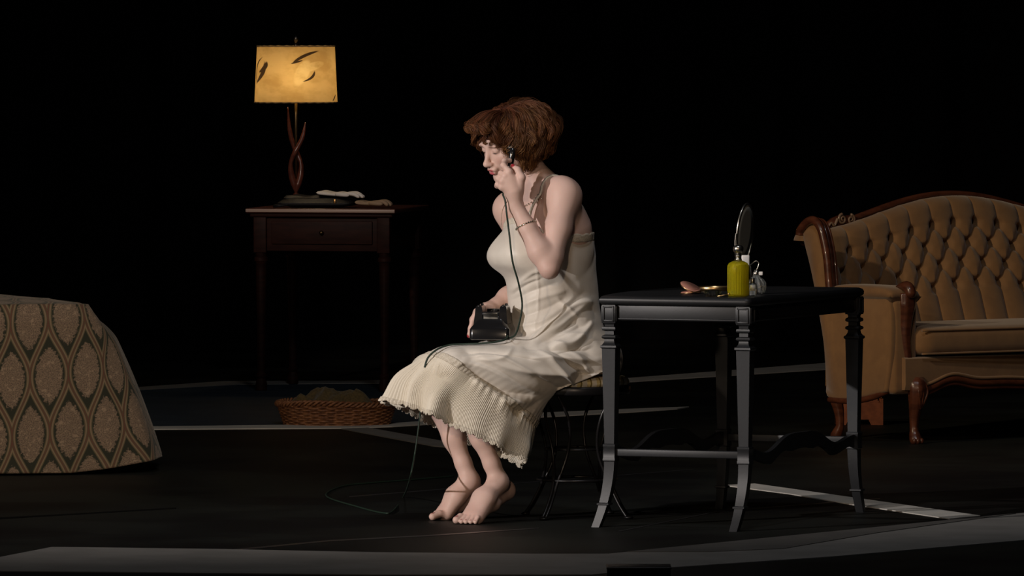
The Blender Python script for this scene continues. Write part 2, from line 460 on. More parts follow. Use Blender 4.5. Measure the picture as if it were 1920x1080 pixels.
def vleg(a, b, fl):
    base = VP(a, b); fl = np.array(fl, float)
    def sq(h, z, o=(0, 0, 0)):
        return np.array([base + u * (sx * h) + v * (sy * h) + np.array(o) + A3(0, 0, z) for sx, sy in ((-1, -1), (1, -1), (1, 1), (-1, 1))])
    parts = []
    # block with sunk panels
    parts.append(loft([sq(.0225, .655), sq(.0235, .657), sq(.0235, .712), sq(.0225, .714)]))
    for d, s in ((u, 1), (u, -1), (v, 1), (v, -1)):
        e = v if d is u else u
        for k in (-1, 1):
            parts.append(box(base + d * s * .0245 + e * k * .0165 + A3(0, 0, .685), (.005, .006, .05), np.stack([d, e, A3(0, 0, 1)], 1), .001))
            parts.append(box(base + d * s * .0245 + A3(0, 0, .685 + k * .022), (.005, .038, .006), np.stack([d, e, A3(0, 0, 1)], 1), .001))
    prof = [(.655, .018), (.650, .016), (.645, .016), (.642, .022), (.636, .0235), (.632, .022), (.629, .015), (.618, .0155), (.615, .022), (.610, .024), (.606, .022),
            (.603, .016), (.594, .0175), (.586, .022), (.583, .027), (.577, .0275), (.573, .023)]
    parts.append(loft([sq(h, z) for z, h in prof]))
    st = []
    for z in np.linspace(.573, .265, 6): st.append(sq(.0165 + .0065 * (z - .265) / .31, z))
    parts.append(loft(st))
    parts.append(loft([sq(.018, .268), sq(.0205, .265), sq(.0205, .258), sq(.0195, .256), sq(.0195, .222), sq(.0205, .220), sq(.0205, .213), sq(.017, .210)]))
    st = []
    for z in np.linspace(.212, 0, 9):
        k = (1 - z / .212); st.append(sq(.0175 - .0045 * k, z, fl * (.085 * k ** 1.9)))
    parts.append(loft(st))
    k = 1 - .075 / .212; o = fl * (.085 * k ** 1.9)
    parts.append(loft([sq(.016, .079, o), sq(.0195, .077, o), sq(.0195, .072, o), sq(.016, .070, o)]))
    return join(*parts)
for (a, b), fl in zip(lp, (-u * .45 - v * .35, -v * .75 - u * .15, v * .5 + u * .1, v * .4 - u * .3)):
    obj('leg', vleg(a, b, fl), M_vanity, T, angle=35)
for i, j in ((0, 1), (3, 2)):
    p, q = VP(*lp[i]), VP(*lp[j]); d = nrm(q - p)
    obj('stretcher', box((p + q) / 2 + A3(0, 0, .240), (np.linalg.norm(q - p) - .03, .016, .024), np.stack([d, np.cross(A3(0, 0, 1), d), A3(0, 0, 1)], 1), .003), M_vanity, T)
def wavy(a):
    n = 60; top = []; bot = []
    for i in range(n + 1):
        s = i / n; b = .02 + s * (VL - .04)
        zc = .225 + .040 * math.exp(-((s - .5) / .17) ** 2) + .010 * math.cos(s * 6 * PI)
        th = .024 + .012 * math.exp(-((s - .5) / .2) ** 2)
        top.append((b, zc + th)); bot.append((b, zc - th * .7 + .010 * abs(math.sin(s * 5 * PI))))
    rings = []
    for (b, z1), (_, z0) in zip(top, bot):
        rings.append(np.array([VP(a + sx * .008, b, z) for sx, z in ((-1, z0), (1, z0), (1, z1), (-1, z1))]))
    return loft(rings)
obj('side_stretcher', wavy(VW), M_vtop, T, angle=35)
obj('side_stretcher', wavy(0), M_vtop, T, angle=35)

# ---------------- things on the vanity
ZT = .743
def on_top(px, py): return G(px, py, ZT)
M_silver = mat('worn_silver', (.55, .52, .46), rough=.28, metal=1.0, bump=.2, bscale=200, bdist=.0005)
M_mirror = mat('mirror_glass', (.30, .30, .27), rough=.25, spec=.7)  # diffuse grey colour stands in for the mirror's reflection
M_gold = mat('gold_metal', (.62, .42, .20), rough=.3, metal=1.0)
M_perf = mat('yellow_perfume', (1.0, .88, .02), rough=.05, trans=.55, ior=1.36)
M_frost = mat('cloudy_glass', (.80, .82, .80), rough=.08, trans=.86, ior=1.45)
M_glass = mat('clear_glass', (.95, .97, .97), rough=.03, trans=1.0, ior=1.45)
M_pcore = mat('perfume_liquid', (.78, .66, .02), rough=.25, spec=.6, trans=.35)
M_white = mat('white_plastic', (.75, .73, .70), rough=.4)

c = on_top(1384, 556)
t = thing('perfume_bottle', 'tall ribbed perfume bottle of bright yellow liquid with round silver stopper', 'bottle', c)
def ribbed(prof, c, n=96, ribs=24, amp=.0008, sx=1.0, sy=1.0, twist=0.0):
    th = np.arange(n) * 2 * PI / n; rings = []
    for r, z in prof:
        a = amp * min(1, r / .012)
        rr = r + a * np.cos(ribs * th + twist * z)
        rings.append(np.stack([rr * sx * np.cos(th), rr * sy * np.sin(th), np.full(n, z)], 1))
    V, Fc = loft(rings); return V + c, Fc
obj('bottle_body', ribbed([(.001, .001), (.028, .001), (.0335, .004), (.0345, .02), (.0345, .085), (.0335, .098), (.029, .107), (.020, .112), (.012, .115), (.010, .119), (.010, .122), (.001, .122)], c), M_glass, t)
obj('perfume', ribbed([(.001, .005), (.027, .005), (.031, .010), (.0320, .085), (.031, .096), (.026, .103), (.001, .104)], c, amp=.0007), M_perf, t)
obj('collar', lathe([(.009, .116), (.0115, .117), (.0115, .121), (.0095, .122), (.0095, .127), (.011, .128), (.011, .131), (.0095, .132), (.0095, .137), (.008, .138)], c, 24), M_silver, t)
obj('stopper', lathe([(.006, .137), (.009, .139), (.0145, .143), (.0175, .150), (.0165, .158), (.012, .163), (.005, .1655), (.001, .166)], c, 28), M_silver, t)

c = on_top(1396, 551)
t = thing('lotion_bottle', 'slim clear bottle with square white cap, behind the yellow perfume bottle', 'bottle', c)
obj('bottle_body', box(c + A3(.004, 0, .048), (.034, .026, .092), bev=.006), M_glass, t)
obj('liquid', box(c + A3(.004, 0, .022), (.028, .020, .036), bev=.004), mat('pale_lotion', (.70, .62, .30), rough=.1, trans=.8, ior=1.34), t)
obj('cap', box(c + A3(.003, 0, .109), (.026, .024, .032), bev=.003), M_white, t)

c = on_top(1418, 551)
t = thing('atomizer', 'squat swirled clear glass perfume atomizer with curved spray tube', 'bottle', c)
obj('bottle_body', ribbed([(.001, .001), (.020, .001), (.028, .008), (.0315, .022), (.030, .036), (.022, .048), (.013, .053), (.010, .058), (.009, .062), (.001, .062)], c, 120, 12, .002, twist=60), M_frost, t)
obj('spray_head', lathe([(.008, .060), (.0105, .061), (.0105, .070), (.008, .072), (.006, .078), (.001, .079)], c, 20), M_silver, t)
obj('spray_tube', tube(spline([c + A3(0, 0, .076), c + A3(.006, 0, .088), c + A3(.008, 0, .100), c + A3(-.002, 0, .106), c + A3(-.016, 0, .096), c + A3(-.030, -.004, .084)], 30), .0018), M_silver, t)
obj('nozzle', box(c + A3(.015, -.003, .066), (.012, .010, .012), bev=.002), M_white, t)

c = on_top(1411, 555)
t = thing('scent_vial', 'small square glass scent vial with white label, right of yellow perfume', 'bottle', c)
obj('bottle_body', box(c + A3(0, 0, .021), (.026, .016, .040), bev=.004), M_glass, t)
obj('cap', lathe([(.007, .041), (.0075, .043), (.0075, .056), (.006, .058), (.001, .058)], c, 18), M_silver, t)
obj('paper_label', box(c + A3(0, -.0088, .026), (.015, .0012, .018)), M_white, t)

# tilted vanity mirror on a wire stand
c = on_top(1402, 545)
t = thing('vanity_mirror', 'tall oval vanity mirror seen nearly edge on, on a twisted wire stand', 'mirror', c)
nn = nrm(A3(.90, -.42, -.10)); fr = frame_z(nn)            # mirror normal
upv = nrm(A3(0, 0, 1) - nn * nn[2]); sd = np.cross(nn, upv); MU = np.stack([sd, upv, nn], 1)
mc = c + A3(-.010, .02, .192)
def odisk(rx, ry, prof):
    th = np.arange(56) * 2 * PI / 56
    rings = [np.stack([(rx + o) * np.cos(th), (ry + o) * np.sin(th), np.full(56, z)], 1) for o, z in prof]
    V, Fc = loft(rings); return V @ MU.T + mc, Fc
obj('mirror_glass', odisk(.058, .088, [(-.02, -.003), (0, -.003), (0, .0035), (-.02, .0035)]), M_mirror, t)
obj('mirror_frame', (lambda V: (V[0] @ MU.T + mc, V[1]))(tube([A3(.060 * math.cos(a), .090 * math.sin(a), 0) for a in np.arange(60) * 2 * PI / 60], .0045, 8, closed=True)), M_silver, t)
def rope(P, r, n, tw=34):
    P = spline(P, n); a = []
    T_ = np.gradient(P, axis=0); T_ /= np.linalg.norm(T_, axis=1)[:, None]
    N = nrm(np.cross(T_[0], A3(0.3, 1, 0))); parts = []
    for ph in (0, PI):
        Q = []
        Nn = N
        for i, p in enumerate(P):
            Nn = nrm(Nn - T_[i] * (Nn @ T_[i])); B = np.cross(T_[i], Nn); an = ph + tw * 2 * PI * i / n
            Q.append(p + r * .6 * (math.cos(an) * Nn + math.sin(an) * B))
        parts.append(tube(Q, r * .75, 6))
    return join(*parts)
def MP(a, b, o=0): return mc + sd * a + upv * b + nn * o
obj('yoke', rope([MP(-.068, -.005), MP(-.068, -.035), MP(-.055, -.075), MP(-.03, -.105), MP(0, -.115), MP(.03, -.105), MP(.055, -.075), MP(.068, -.035), MP(.068, -.005)], .0026, 220, 40), M_silver, t)
obj('stem', tube(spline([MP(0, -.115), c + A3(0, .02, .05), c + A3(0, .01, .008)], 12), [.004] * 12), M_silver, t)
obj('mirror_base', lathe([(.001, .0005), (.036, .0005), (.037, .003), (.030, .007), (.010, .010), (.005, .014), (.001, .014)], c + A3(0, .01, 0), 32), M_silver, t)

# gold rimmed tray and the glass dish on it, compact
c = on_top(1340, 545)
t = thing('vanity_tray', 'shallow round gold-rimmed mirror tray lying on the vanity top', 'tray', c)
obj('tray_plate', lathe([(.001, .0005), (.060, .0005), (.060, .004), (.001, .004)], c, 48), mat('tray_mirror', (.45, .40, .30), rough=.12, metal=1), t)
obj('tray_rim', lathe([(.058, .0005), (.064, .001), (.066, .012), (.0645, .014), (.0625, .012), (.060, .004), (.058, .003)], c, 48), M_gold, t)
c = on_top(1337, 556)
t = thing('glass_dish', 'small low cut-glass dish with amber contents, left of the yellow bottle', 'dish', c)
obj('dish_body', ribbed([(.001, .001), (.022, .001), (.026, .004), (.027, .020), (.025, .020), (.023, .006), (.001, .005)], c, 96, 20, .0009), M_glass, t)
obj('amber_cream', lathe([(.001, .007), (.022, .007), (.0225, .011), (.001, .012)], c, 32), mat('amber_cream', (.55, .32, .03), rough=.25, coat=.5), t)
c = on_top(1292, 551)
t = thing('compact_mirror', 'open pink and gold powder compact at the left end of the toiletries', 'compact', c)
M_pink = mat('pink_enamel', (.52, .24, .18), rough=.35, coat=.3)
def slab(c, n, r, th, m, part, rim=None):
    FM = frame_z(n)
    V, Fc = lathe([(.001, 0), (r * .96, 0), (r, th * .3), (r, th * .7), (r * .96, th), (.001, th)], n=32)
    o = obj(part, (V @ FM.T + c, Fc), m, t)
    V, Fc = tube([A3(r * math.cos(a), r * math.sin(a), th * .5) for a in np.arange(32) * 2 * PI / 32], .0016, 6, closed=True)
    obj('gold_rim', (V @ FM.T + c, Fc), M_gold, o)
slab(c + A3(.006, 0, .004), A3(-.15, -.05, 1), .033, .006, M_pink, 'compact_base')
slab(c + A3(.004, .0, .019), A3(.42, -.34, 1), .036, .006, M_pink, 'compact_lid')
c = on_top(1358, 557)
t = thing('hair_pin', 'thin orange-gold hair pin lying before the glass dish', 'hair pin', c)
obj('pin', tube([c + A3(-.022, -.008, .003), c + A3(0, -.004, .006), c + A3(.014, 0, .009)], .0022), M_gold, t)
obj('bead', ball(c + A3(.015, 0, .010), .004), M_gold, t)

# ================================================================== STOOL
M_iron = mat('black_wrought_iron', (.010, .0095, .010), rough=.32, spec=.5, metal=.3)
c = A3(.212, .02, 0)
T = thing('stool', 'round black iron wire stool with striped cushion under the seated woman', 'stool', c)
obj('seat_rim', lathe([(.165, .405), (.172, .405), (.175, .410), (.175, .428), (.172, .433), (.160, .433), (.160, .425)], c, 64), M_iron, T)
obj('seat_base', lathe([(.001, .410), (.164, .410), (.164, .426), (.001, .426)], c, 48), M_iron, T)
# striped cushion
m = mat('striped_cushion', (.62, .50, .24), rough=.85, bump=.3, bscale=300, bdist=.0006)
nt = m.node_tree; b = nt.nodes['Principled BSDF']
tc = nt.nodes.new('ShaderNodeTexCoord'); sp = nt.nodes.new('ShaderNodeSeparateXYZ'); nt.links.new(tc.outputs['Object'], sp.inputs[0])
xx = E(nt, sp.outputs[0]) + E(nt, sp.outputs[1]) * 0.35
s1 = ((xx * (1 / .034)).mod(1.0) - 0.5).abs().step(.24, .27); s2 = ((xx * (1 / .034) + 0.35).mod(1.0) - 0.5).abs().step(.42, .45)
k1 = mixc(nt, s1, (.62, .50, .24), (.70, .64, .52)); k2 = mixc(nt, s2, k1, (.20, .15, .05)); nt.links.new(k2, b.inputs['Base Color'])
obj('cushion', lathe([(.001, .428), (.150, .428), (.166, .434), (.172, .444), (.168, .454), (.155, .462), (.10, .468), (.001, .469)], c, 64), m, T)
for q in range(4):
    a = math.radians(-123 + 90 * q); er = A3(math.cos(a), math.sin(a), 0); et = A3(-math.sin(a), math.cos(a), 0)
    for s in (-1, 1):
        P = [c + er * .150 + et * .020 * s + A3(0, 0, .410), c + er * .118 + et * .045 * s + A3(0, 0, .32), c + er * .100 + et * .030 * s + A3(0, 0, .22),
             c + er * .128 + et * .008 * s + A3(0, 0, .12), c + er * .165 + et * .006 * s + A3(0, 0, .05), c + er * .198 + et * .006 * s + A3(0, 0, .006)]
        obj('leg', tube(spline(P, 26), .0055, 8), M_iron, T)
    obj('foot_pad', ball(c + er * .200 + A3(0, 0, .006), (.016, .016, .006)), M_iron, T)
obj('lower_ring', tube([c + A3(.128 * math.cos(a), .128 * math.sin(a), .125) for a in np.arange(48) * 2 * PI / 48], .005, 8, closed=True), M_iron, T)
obj('upper_ring', tube([c + A3(.10 * math.cos(a), .10 * math.sin(a), .225) for a in np.arange(48) * 2 * PI / 48], .004, 8, closed=True), M_iron, T)

# ================================================================== DRAPED BED (left)
m = mat('brocade_cover', (.3, .2, .1), rough=.85, bump=.25, bscale=260, bdist=.0008, sheen=.15)
nt = m.node_tree; b = nt.nodes['Principled BSDF']
uvn = nt.nodes.new('ShaderNodeUVMap'); uvn.uv_map = 'UVMap'
sp = nt.nodes.new('ShaderNodeSeparateXYZ'); nt.links.new(uvn.outputs[0], sp.inputs[0])
P_, V_ = .135, .400
ux = E(nt, sp.outputs[0]); uy = E(nt, sp.outputs[1])
x = (ux + P_ / 2).mod(P_) - P_ / 2
yc = (uy * (2 * PI / V_)).cos()
s_ = (x.abs() - (yc + 1.0) * (P_ / 4))                   # <0 in cell A, >0 in cell B
d_ = s_.abs()
nzf = noise(nt, 95, 4, .7, vec=uvn.outputs[0]); nzb = noise(nt, 260, 3, .6, vec=uvn.outputs[0])
nzm = noise(nt, 42, 2, .5, vec=uvn.outputs[0])
# medallions
yA = (uy + V_ / 2).mod(V_) - V_ / 2
xB = ux.mod(P_) - P_ / 2; yB = uy.mod(V_) - V_ / 2
def med(xx, yy):
    k = (xx * (1 / .050)).abs() * 0.75 + (xx * (1 / .050)).sq() * 0.25 + (yy * (1 / .104)).sq()
    return k + (nzf - 0.5) * 1.1
mA = med(x, yA); mB = med(xB, yB); mm = mA.mn(mB).step(1.0, .86)
dark = (.030, .030, .017); olive = (.120, .098, .050); tan = (.27, .180, .110); rust = (.150, .062, .040)
colr = mixc(nt, d_.step(.0018, .0030), rust, olive)
colr = mixc(nt, d_.step(.0042, .0055), colr, tan)
colr = mixc(nt, d_.step(.0092, .0104), colr, olive)
colr = mixc(nt, d_.step(.0125, .0142), colr, dark)
flo = mixc(nt, nzb.step(.42, .58), (.30, .205, .135), (.145, .100, .070))
flo = mixc(nt, (nzf * nzm).step(.30, .34), flo, (.36, .25, .165))
colr = mixc(nt, mm, colr, flo)
nt.links.new(colr, b.inputs['Base Color'])
# outline of the hem on the floor: front edge, rounded corner, right side going away
hp_ = [(-760, 905, 2.15), (-300, 900, 2.25), (-60, 895, 2.33), (0, 893, 2.36), (80, 890, 2.39), (150, 885, 2.42), (220, 876, 2.46), (270, 866, 2.52), (295, 859, 2.60), (303, 856, 2.70), (302, 853, 2.85), (298, 850, 3.10)]
hem3 = spline([PX(*q) for q in hp_], 400); hem3[:, 2] = np.maximum(hem3[:, 2], .008)
seg = np.r_[0, np.cumsum(np.linalg.norm(np.diff(hem3[:, :2], axis=0), axis=1))]
ss = np.linspace(0, seg[-1], 260); hem = np.column_stack([np.interp(ss, seg, hem3[:, i]) for i in (0, 1)]); zh = np.interp(ss, seg, hem3[:, 2])
Tn = np.gradient(hem, axis=0); Tn /= np.linalg.norm(Tn, axis=1)[:, None]; Nn = np.stack([-Tn[:, 1], Tn[:, 0]], 1)
im = int(np.argmax(hem[:, 0])); cor = np.clip((ss - (ss[im] - .50)) / .50, 0, 1); cor = cor * cor * (3 - 2 * cor)
rows = []; uvr = []
prof = [(0, .012), (.05, .10), (.10, .20), (.16, .30), (.24, .40), (.34, .49), (.46, .555), (.60, .595), (.78, .618), (1.0, .628)]   # (inward fraction, z)
zs_ = np.linspace(0, 1, 70)
# side wall: nearly vertical in front, sloping at the corner
def bedprof(s, c):
    """s 0..1 from hem to top edge -> inward, z"""
    z = .600 * s
    inn_f = .05 * s + .10 * max(0, s - .88) ** 1.5 * 8
    inn_c = .17 * s + .07 * s ** 2 + .19 * max(0, s - .72) ** 2 * 12
    z2 = z - .03 * max(0, s - .8) ** 2 / .04 * .4
    return inn_f * (1 - c) + inn_c * c, z2
nU = 260
for s in np.linspace(0, 1, 90):
    r = []; q = []
    for i in range(nU):
        inn, z = bedprof(s, cor[i])
        fold = .006 * math.sin(ss[i] * 14 + 1.3) * (1 - s) + .004 * math.sin(ss[i] * 37)* (1 - s)
        dv = Nn[i] * (1 - cor[i]) + np.array([-.97, .24]) * cor[i]
        p = hem[i] + dv * (inn + fold)
        z = zh[i] * (1 - s) + z + .012 * s; r.append((p[0], p[1], z + .006 * math.sin(ss[i] * 5) * s)); q.append((0, z + .03))
    rows.append(r); uvr.append(q)
# top: carry on inwards to an axis line, gently domed
edge = np.array(rows[-1]); axis = edge.copy(); axis[:, 0] = np.minimum(edge[:, 0] - .15, -2.15); axis[:, 1] = np.clip(edge[:, 1] + .8, 3.6, 4.3)
for s in np.linspace(.03, 1, 26):
    r = edge * (1 - s) + axis * s
    r[:, 2] = edge[:, 2] + .004 * math.sin(min(1, s * 2.2) * PI / 2) + .008 * np.sin(r[:, 0] * 9 + r[:, 1] * 4) * min(1, s * 5)
    rows.append(r.tolist()); dd = np.linalg.norm(r[:, :2] - edge[:, :2], axis=1)
    uvr.append([(ss[i], uvr[89][i][1] + dd[i]) for i in range(nU)])
V = np.array(rows).reshape(-1, 3); uvv = np.array(uvr).reshape(-1, 2)
R3 = V.reshape(-1, nU, 3); L_ = np.concatenate([np.zeros((len(R3), 1)), np.cumsum(np.linalg.norm(np.diff(R3[:, :, :2], axis=1), axis=2), axis=1)], 1)
i0 = int(np.argmin(abs(hem[:, 0] - G(0, 893)[0]))); L_ = np.tile(np.cumsum(np.r_[0, np.diff(ss)] * np.interp(hem[:, 0], [-1.8, -1.25], [1.04, .80])), (len(R3), 1)); L_ -= L_[:, i0:i0 + 1]; uvv[:, 0] = L_.ravel(); uvv[:, 1] -= .13 * (np.tile(hem[:, 0], len(R3)) + 1.8)
uvv[:, 0] -= .045; uvv[:, 1] += .04
o = obj('draped_bed', (V, grid_faces(nU, len(rows))), m, uv=uvv)
sol = o.modifiers.new('thick', 'SOLIDIFY'); sol.thickness = .006; sol.offset = -1
tag(o, 'low rounded bed draped to the floor in floral ogee brocade, at the left edge', 'bed')

# ================================================================== LAMP TABLE
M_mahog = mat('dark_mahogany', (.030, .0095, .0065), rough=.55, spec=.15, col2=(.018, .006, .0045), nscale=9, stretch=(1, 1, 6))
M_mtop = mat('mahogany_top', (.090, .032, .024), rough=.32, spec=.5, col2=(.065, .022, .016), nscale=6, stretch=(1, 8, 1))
lf = G(490, 733); lr = G(728, 729)
uu = nrm((lr - lf) * A3(1, 1, 0)); uu = nrm(A3(1, -.06, 0)); vv = A3(.06, 1, 0); vv = nrm(A3(.205, 1, 0)); uu = nrm(A3(1, -.205, 0))
LW = .545; LD = .60
A = np.array([lf[0], lf[1], 0])
def LP(a, b, z=0): return A + uu * a + vv * b + A3(0, 0, z)
UL = np.stack([uu, vv, A3(0, 0, 1)], 1)
T = thing('lamp_table', 'dark mahogany side table with one drawer, standing under the lamp', 'table', LP(LW / 2, LD / 2))
ZL = .790
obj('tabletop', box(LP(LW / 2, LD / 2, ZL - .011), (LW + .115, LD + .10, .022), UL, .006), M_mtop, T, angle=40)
obj('edge_highlight', box(LP(LW / 2, -.053, ZL - .010), (LW + .112, .004, .014), UL, .0015), mat('pale_edge_highlight', (.42, .30, .24), rough=.35), T)  # pale strip paints the highlight along the front edge of the top
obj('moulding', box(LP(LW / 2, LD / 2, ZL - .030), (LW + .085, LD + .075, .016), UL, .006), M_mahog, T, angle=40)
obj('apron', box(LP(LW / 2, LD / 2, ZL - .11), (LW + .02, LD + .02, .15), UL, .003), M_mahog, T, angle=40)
d = obj('drawer', box(LP(LW / 2, -.014, ZL - .105), (LW - .10, .012, .10), UL, .003), M_mahog, T, angle=40)
obj('knob', ball(LP(LW / 2, -.028, ZL - .105), .010), mat('dull_brass', (.14, .09, .04), rough=.4, metal=1), d)
for a, b in ((0, 0), (LW, 0), (LW, LD), (0, LD)):
    pr = [(.020, 0), (.024, .004), (.025, .03), (.019, .055), (.023, .062), (.023, .072), (.017, .078), (.019, .30), (.0235, .52), (.024, .555), (.030, .562), (.030, .575), (.024, .582), (.027, .60)]
    blk = box(LP(a, b, ZL - .115), (.056, .056, .155), UL, .003)
    obj('leg', join(lathe(pr, LP(a, b), 20), blk), M_mahog, T, angle=40)

# lamp
c = G(558, 353, ZL); c = LP(.085, .30, ZL)
pxc, _ = to_px(c)
T = thing('table_lamp', 'table lamp with painted yellow drum shade and twisted wooden stem', 'lamp', c)
M_lwood = mat('lamp_walnut', (.12, .035, .02), rough=.28, coat=.4, col2=(.08, .022, .014), nscale=14, stretch=(1, 1, 4))
M_brass = mat('aged_brass', (.30, .22, .11), rough=.35, metal=1)
obj('lamp_foot', lathe([(.001, 0), (.055, 0), (.058, .006), (.056, .030), (.045, .040), (.018, .046), (.008, .060), (.001, .060)], c, 32), M_lwood, T)
def blade(P, W, D):
    P = spline(P, 48); n = len(P); rings = []
    W = np.interp(np.linspace(0, 1, n), np.linspace(0, 1, len(W)), W); D_ = np.interp(np.linspace(0, 1, n), np.linspace(0, 1, len(D)), D)
    th = np.arange(14) * 2 * PI / 14
    for i, p in enumerate(P):
        rings.append(np.array([p + A3(W[i] * math.cos(a), D_[i] * math.sin(a), 0) for a in th]))
    return loft(rings)
obj('carved_stem', blade([c + A3(0, 0, .058), c + A3(-.008, 0, .095), c + A3(-.020, -.005, .14), c + A3(-.022, -.010, .19), c + A3(.000, -.020, .243), c + A3(.028, -.012, .30), c + A3(.041, 0, .365)], [.004, .016, .014, .009, .013, .010, .002], [.006, .016, .012, .012, .010, .007, .002]), M_lwood, T)
obj('carved_stem', blade([c + A3(0, 0, .058), c + A3(.008, 0, .095), c + A3(.020, .005, .14), c + A3(.020, .010, .19), c + A3(-.002, .020, .243), c + A3(-.026, .012, .32), c + A3(-.036, 0, .43)], [.004, .016, .014, .009, .013, .010, .002], [.006, .016, .012, .012, .010, .007, .002]), M_lwood, T)
obj('rod', tube([c + A3(0, 0, .05), c + A3(0, 0, .71)], .0065, 12), M_brass, T)
obj('finial', lathe([(.004, .690), (.009, .697), (.006, .703), (.004, .710), (.009, .720), (.010, .732), (.005, .740), (.001, .743)], c, 20), mat('dull_finial', (.12, .11, .10), rough=.35, metal=1), T)
# shade: painted parchment, lit from within
m = bpy.data.materials.new('painted_parchment'); m.use_nodes = True; nt = m.node_tree; nt.nodes.clear()
out = nt.nodes.new('ShaderNodeOutputMaterial')
tc = nt.nodes.new('ShaderNodeUVMap'); tc.uv_map = 'UVMap'; sp = nt.nodes.new('ShaderNodeSeparateXYZ'); nt.links.new(tc.outputs[0], sp.inputs[0])
X = E(nt, sp.outputs[0]); Z = E(nt, sp.outputs[1])
def brush(cx, cz, ang, L, W, curve=0.0):
    ca, sa = math.cos(ang), math.sin(ang)
    dx = X - cx; dz = Z - cz
    a = dx * ca + dz * sa; b_ = dz * ca - dx * sa
    b_ = b_ + a.sq() * curve
    wv = (a * (1 / L)).sq(); wd = (b_ * (1 / W)).sq()
    return (wv + wd).step(1.0, .55)
marks = [(.050, .140, 1.35, .062, .005, 7), (.085, .120, 1.15, .055, .0085, -5), (.092, .145, 1.0, .030, .009, -10), (.205, .195, .62, .050, .0065, 3), (.185, .17, .4, .020, .004, 0),
         (.225, .105, .95, .030, .0045, -12), (.30, .02, .9, .020, .004, 0)]
k = None
for q in marks:
    e = brush(*q); k = e if k is None else k.mx(e)
light_patch = (brush(.200, .125, 1.3, .062, .022)).mx(brush(.225, .150, .5, .042, .018)) * noise(nt, 22, 3, .6, vec=tc.outputs[0]).step(.2, .6)
nz = noise(nt, 9, 4, .6, vec=tc.outputs[0])
base = mixc(nt, nz.step(.38, .62), (.72, .50, .20), (.56, .36, .125))
base = mixc(nt, light_patch * .7, base, (.85, .66, .30))
base = mixc(nt, k, base, (.055, .035, .020))
band = (Z - .118).abs().step(.1135, .117)
base = mixc(nt, band, base, (.30, .19, .07))
df = nt.nodes.new('ShaderNodeBsdfDiffuse'); tr = nt.nodes.new('ShaderNodeBsdfTranslucent'); mx = nt.nodes.new('ShaderNodeMixShader'); mx.inputs[0].default_value = .6
nt.links.new(base, df.inputs[0]); nt.links.new(base, tr.inputs[0]); nt.links.new(df.outputs[0], mx.inputs[1]); nt.links.new(tr.outputs[0], mx.inputs[2]); nt.links.new(mx.outputs[0], out.inputs[0])
z0, z1, r0, r1 = .452, .696, .180, .169
n = 96; rings = []; uvs = []
for j in range(9):
    s = j / 8; r = r0 + (r1 - r0) * s
    ring = []
    for i in range(n + 1):
        a = PI + 2 * PI * i / n
        # a slightly squared drum
        k = (abs(math.cos(a)) ** 3 + abs(math.sin(a)) ** 3) ** (-1 / 3)
        ring.append(c + A3(r * k * math.cos(a), r * .8 * k * math.sin(a), z0 + (z1 - z0) * s)); uvs.append((i / n * .72 + 0.0, s * .236))
    rings.append(np.array(ring))
V = np.vstack(rings)
sh = obj('lamp_shade', (V, grid_faces(n + 1, 9)), m, T, uv=np.array(uvs))
def rim(z, r):
    P = []
    for i in range(n):
        a = 2 * PI * i / n; k = (abs(math.cos(a)) ** 3 + abs(math.sin(a)) ** 3) ** (-1 / 3)
        P.append(c + A3(r * k * math.cos(a), r * .8 * k * math.sin(a), z + .0012 * math.sin(i * PI / 1.5)))
    return tube(P, .0028, 6, closed=True)
M_stitch = mat('shade_lacing', (.34, .22, .09), rough=.8)
obj('rim_lacing', rim(z0, r0), M_stitch, sh); obj('rim_lacing', rim(z1, r1), M_stitch, sh)
sp_ = [tube([c + A3(0, 0, .680), c + A3(r1 * .97 * math.cos(a), r1 * .78 * math.sin(a), .680)], .0018, 6) for a in (0.3, 2.4, 4.5)]
obj('shade_spider', join(*sp_), M_brass, T)
obj('bulb', ball(c + A3(0, 0, .56), (.028, .028, .036)), mat('lit_bulb', (1, .8, .5), emit=(1, .66, .30), estr=14), T)
l = bpy.data.lights.new('bulb_light', 'POINT'); l.energy = 1.7; l.color = (1, .80, .52); l.shadow_soft_size = .05
lo = bpy.data.objects.new('bulb_light', l); COL.objects.link(lo); lo.location = tuple(c + A3(0, 0, .555))

# handbag, gloves
c = LP(.26, .10, ZL)
T = thing('handbag', 'flat black leather handbag with brass clasp lying on the side table', 'handbag', c)
M_leather = mat('black_leather', (.010, .010, .011), rough=.5, spec=.2, bump=.3, bscale=60, bdist=.002)
def cushion(c, sx, sy, sz, U, nx=28, ny=20, pw=.35, wr=.0):
    V = []; 
    for side in (1, -1):
        for j in range(ny + 1):
            for i in range(nx + 1):
                a = i / nx * 2 - 1; b_ = j / ny * 2 - 1
                h = (max(0, (1 - a ** 4)) * max(0, (1 - b_ ** 4))) ** pw
                V.append((a * sx / 2, b_ * sy / 2, side * sz / 2 * h))
    V = np.array(V); N_ = (nx + 1) * (ny + 1)
    if wr: V[:, 2] += wr * vnoise(V + 5, 22) * (V[:, 2] > 0)
    Fc = grid_faces(nx + 1, ny + 1) + [tuple(k + N_ for k in q[::-1]) for q in grid_faces(nx + 1, ny + 1)]
    # rim
    b_ = [i for i in range(nx + 1)] + [(j + 1) * (nx + 1) - 1 for j in range(1, ny + 1)] + [N_ - 1 - i for i in range(1, nx + 1)] + [N_ - (j + 1) * (nx + 1) for j in range(1, ny)]
    Fc += [(b_[k], b_[k] + N_, b_[(k + 1) % len(b_)] + N_, b_[(k + 1) % len(b_)]) for k in range(len(b_))]
    return V @ np.asarray(U).T + c, Fc
obj('bag_body', cushion(c - uu * .03 + A3(0, 0, .022), .32, .20, .040, UL, wr=.006), M_leather, T)
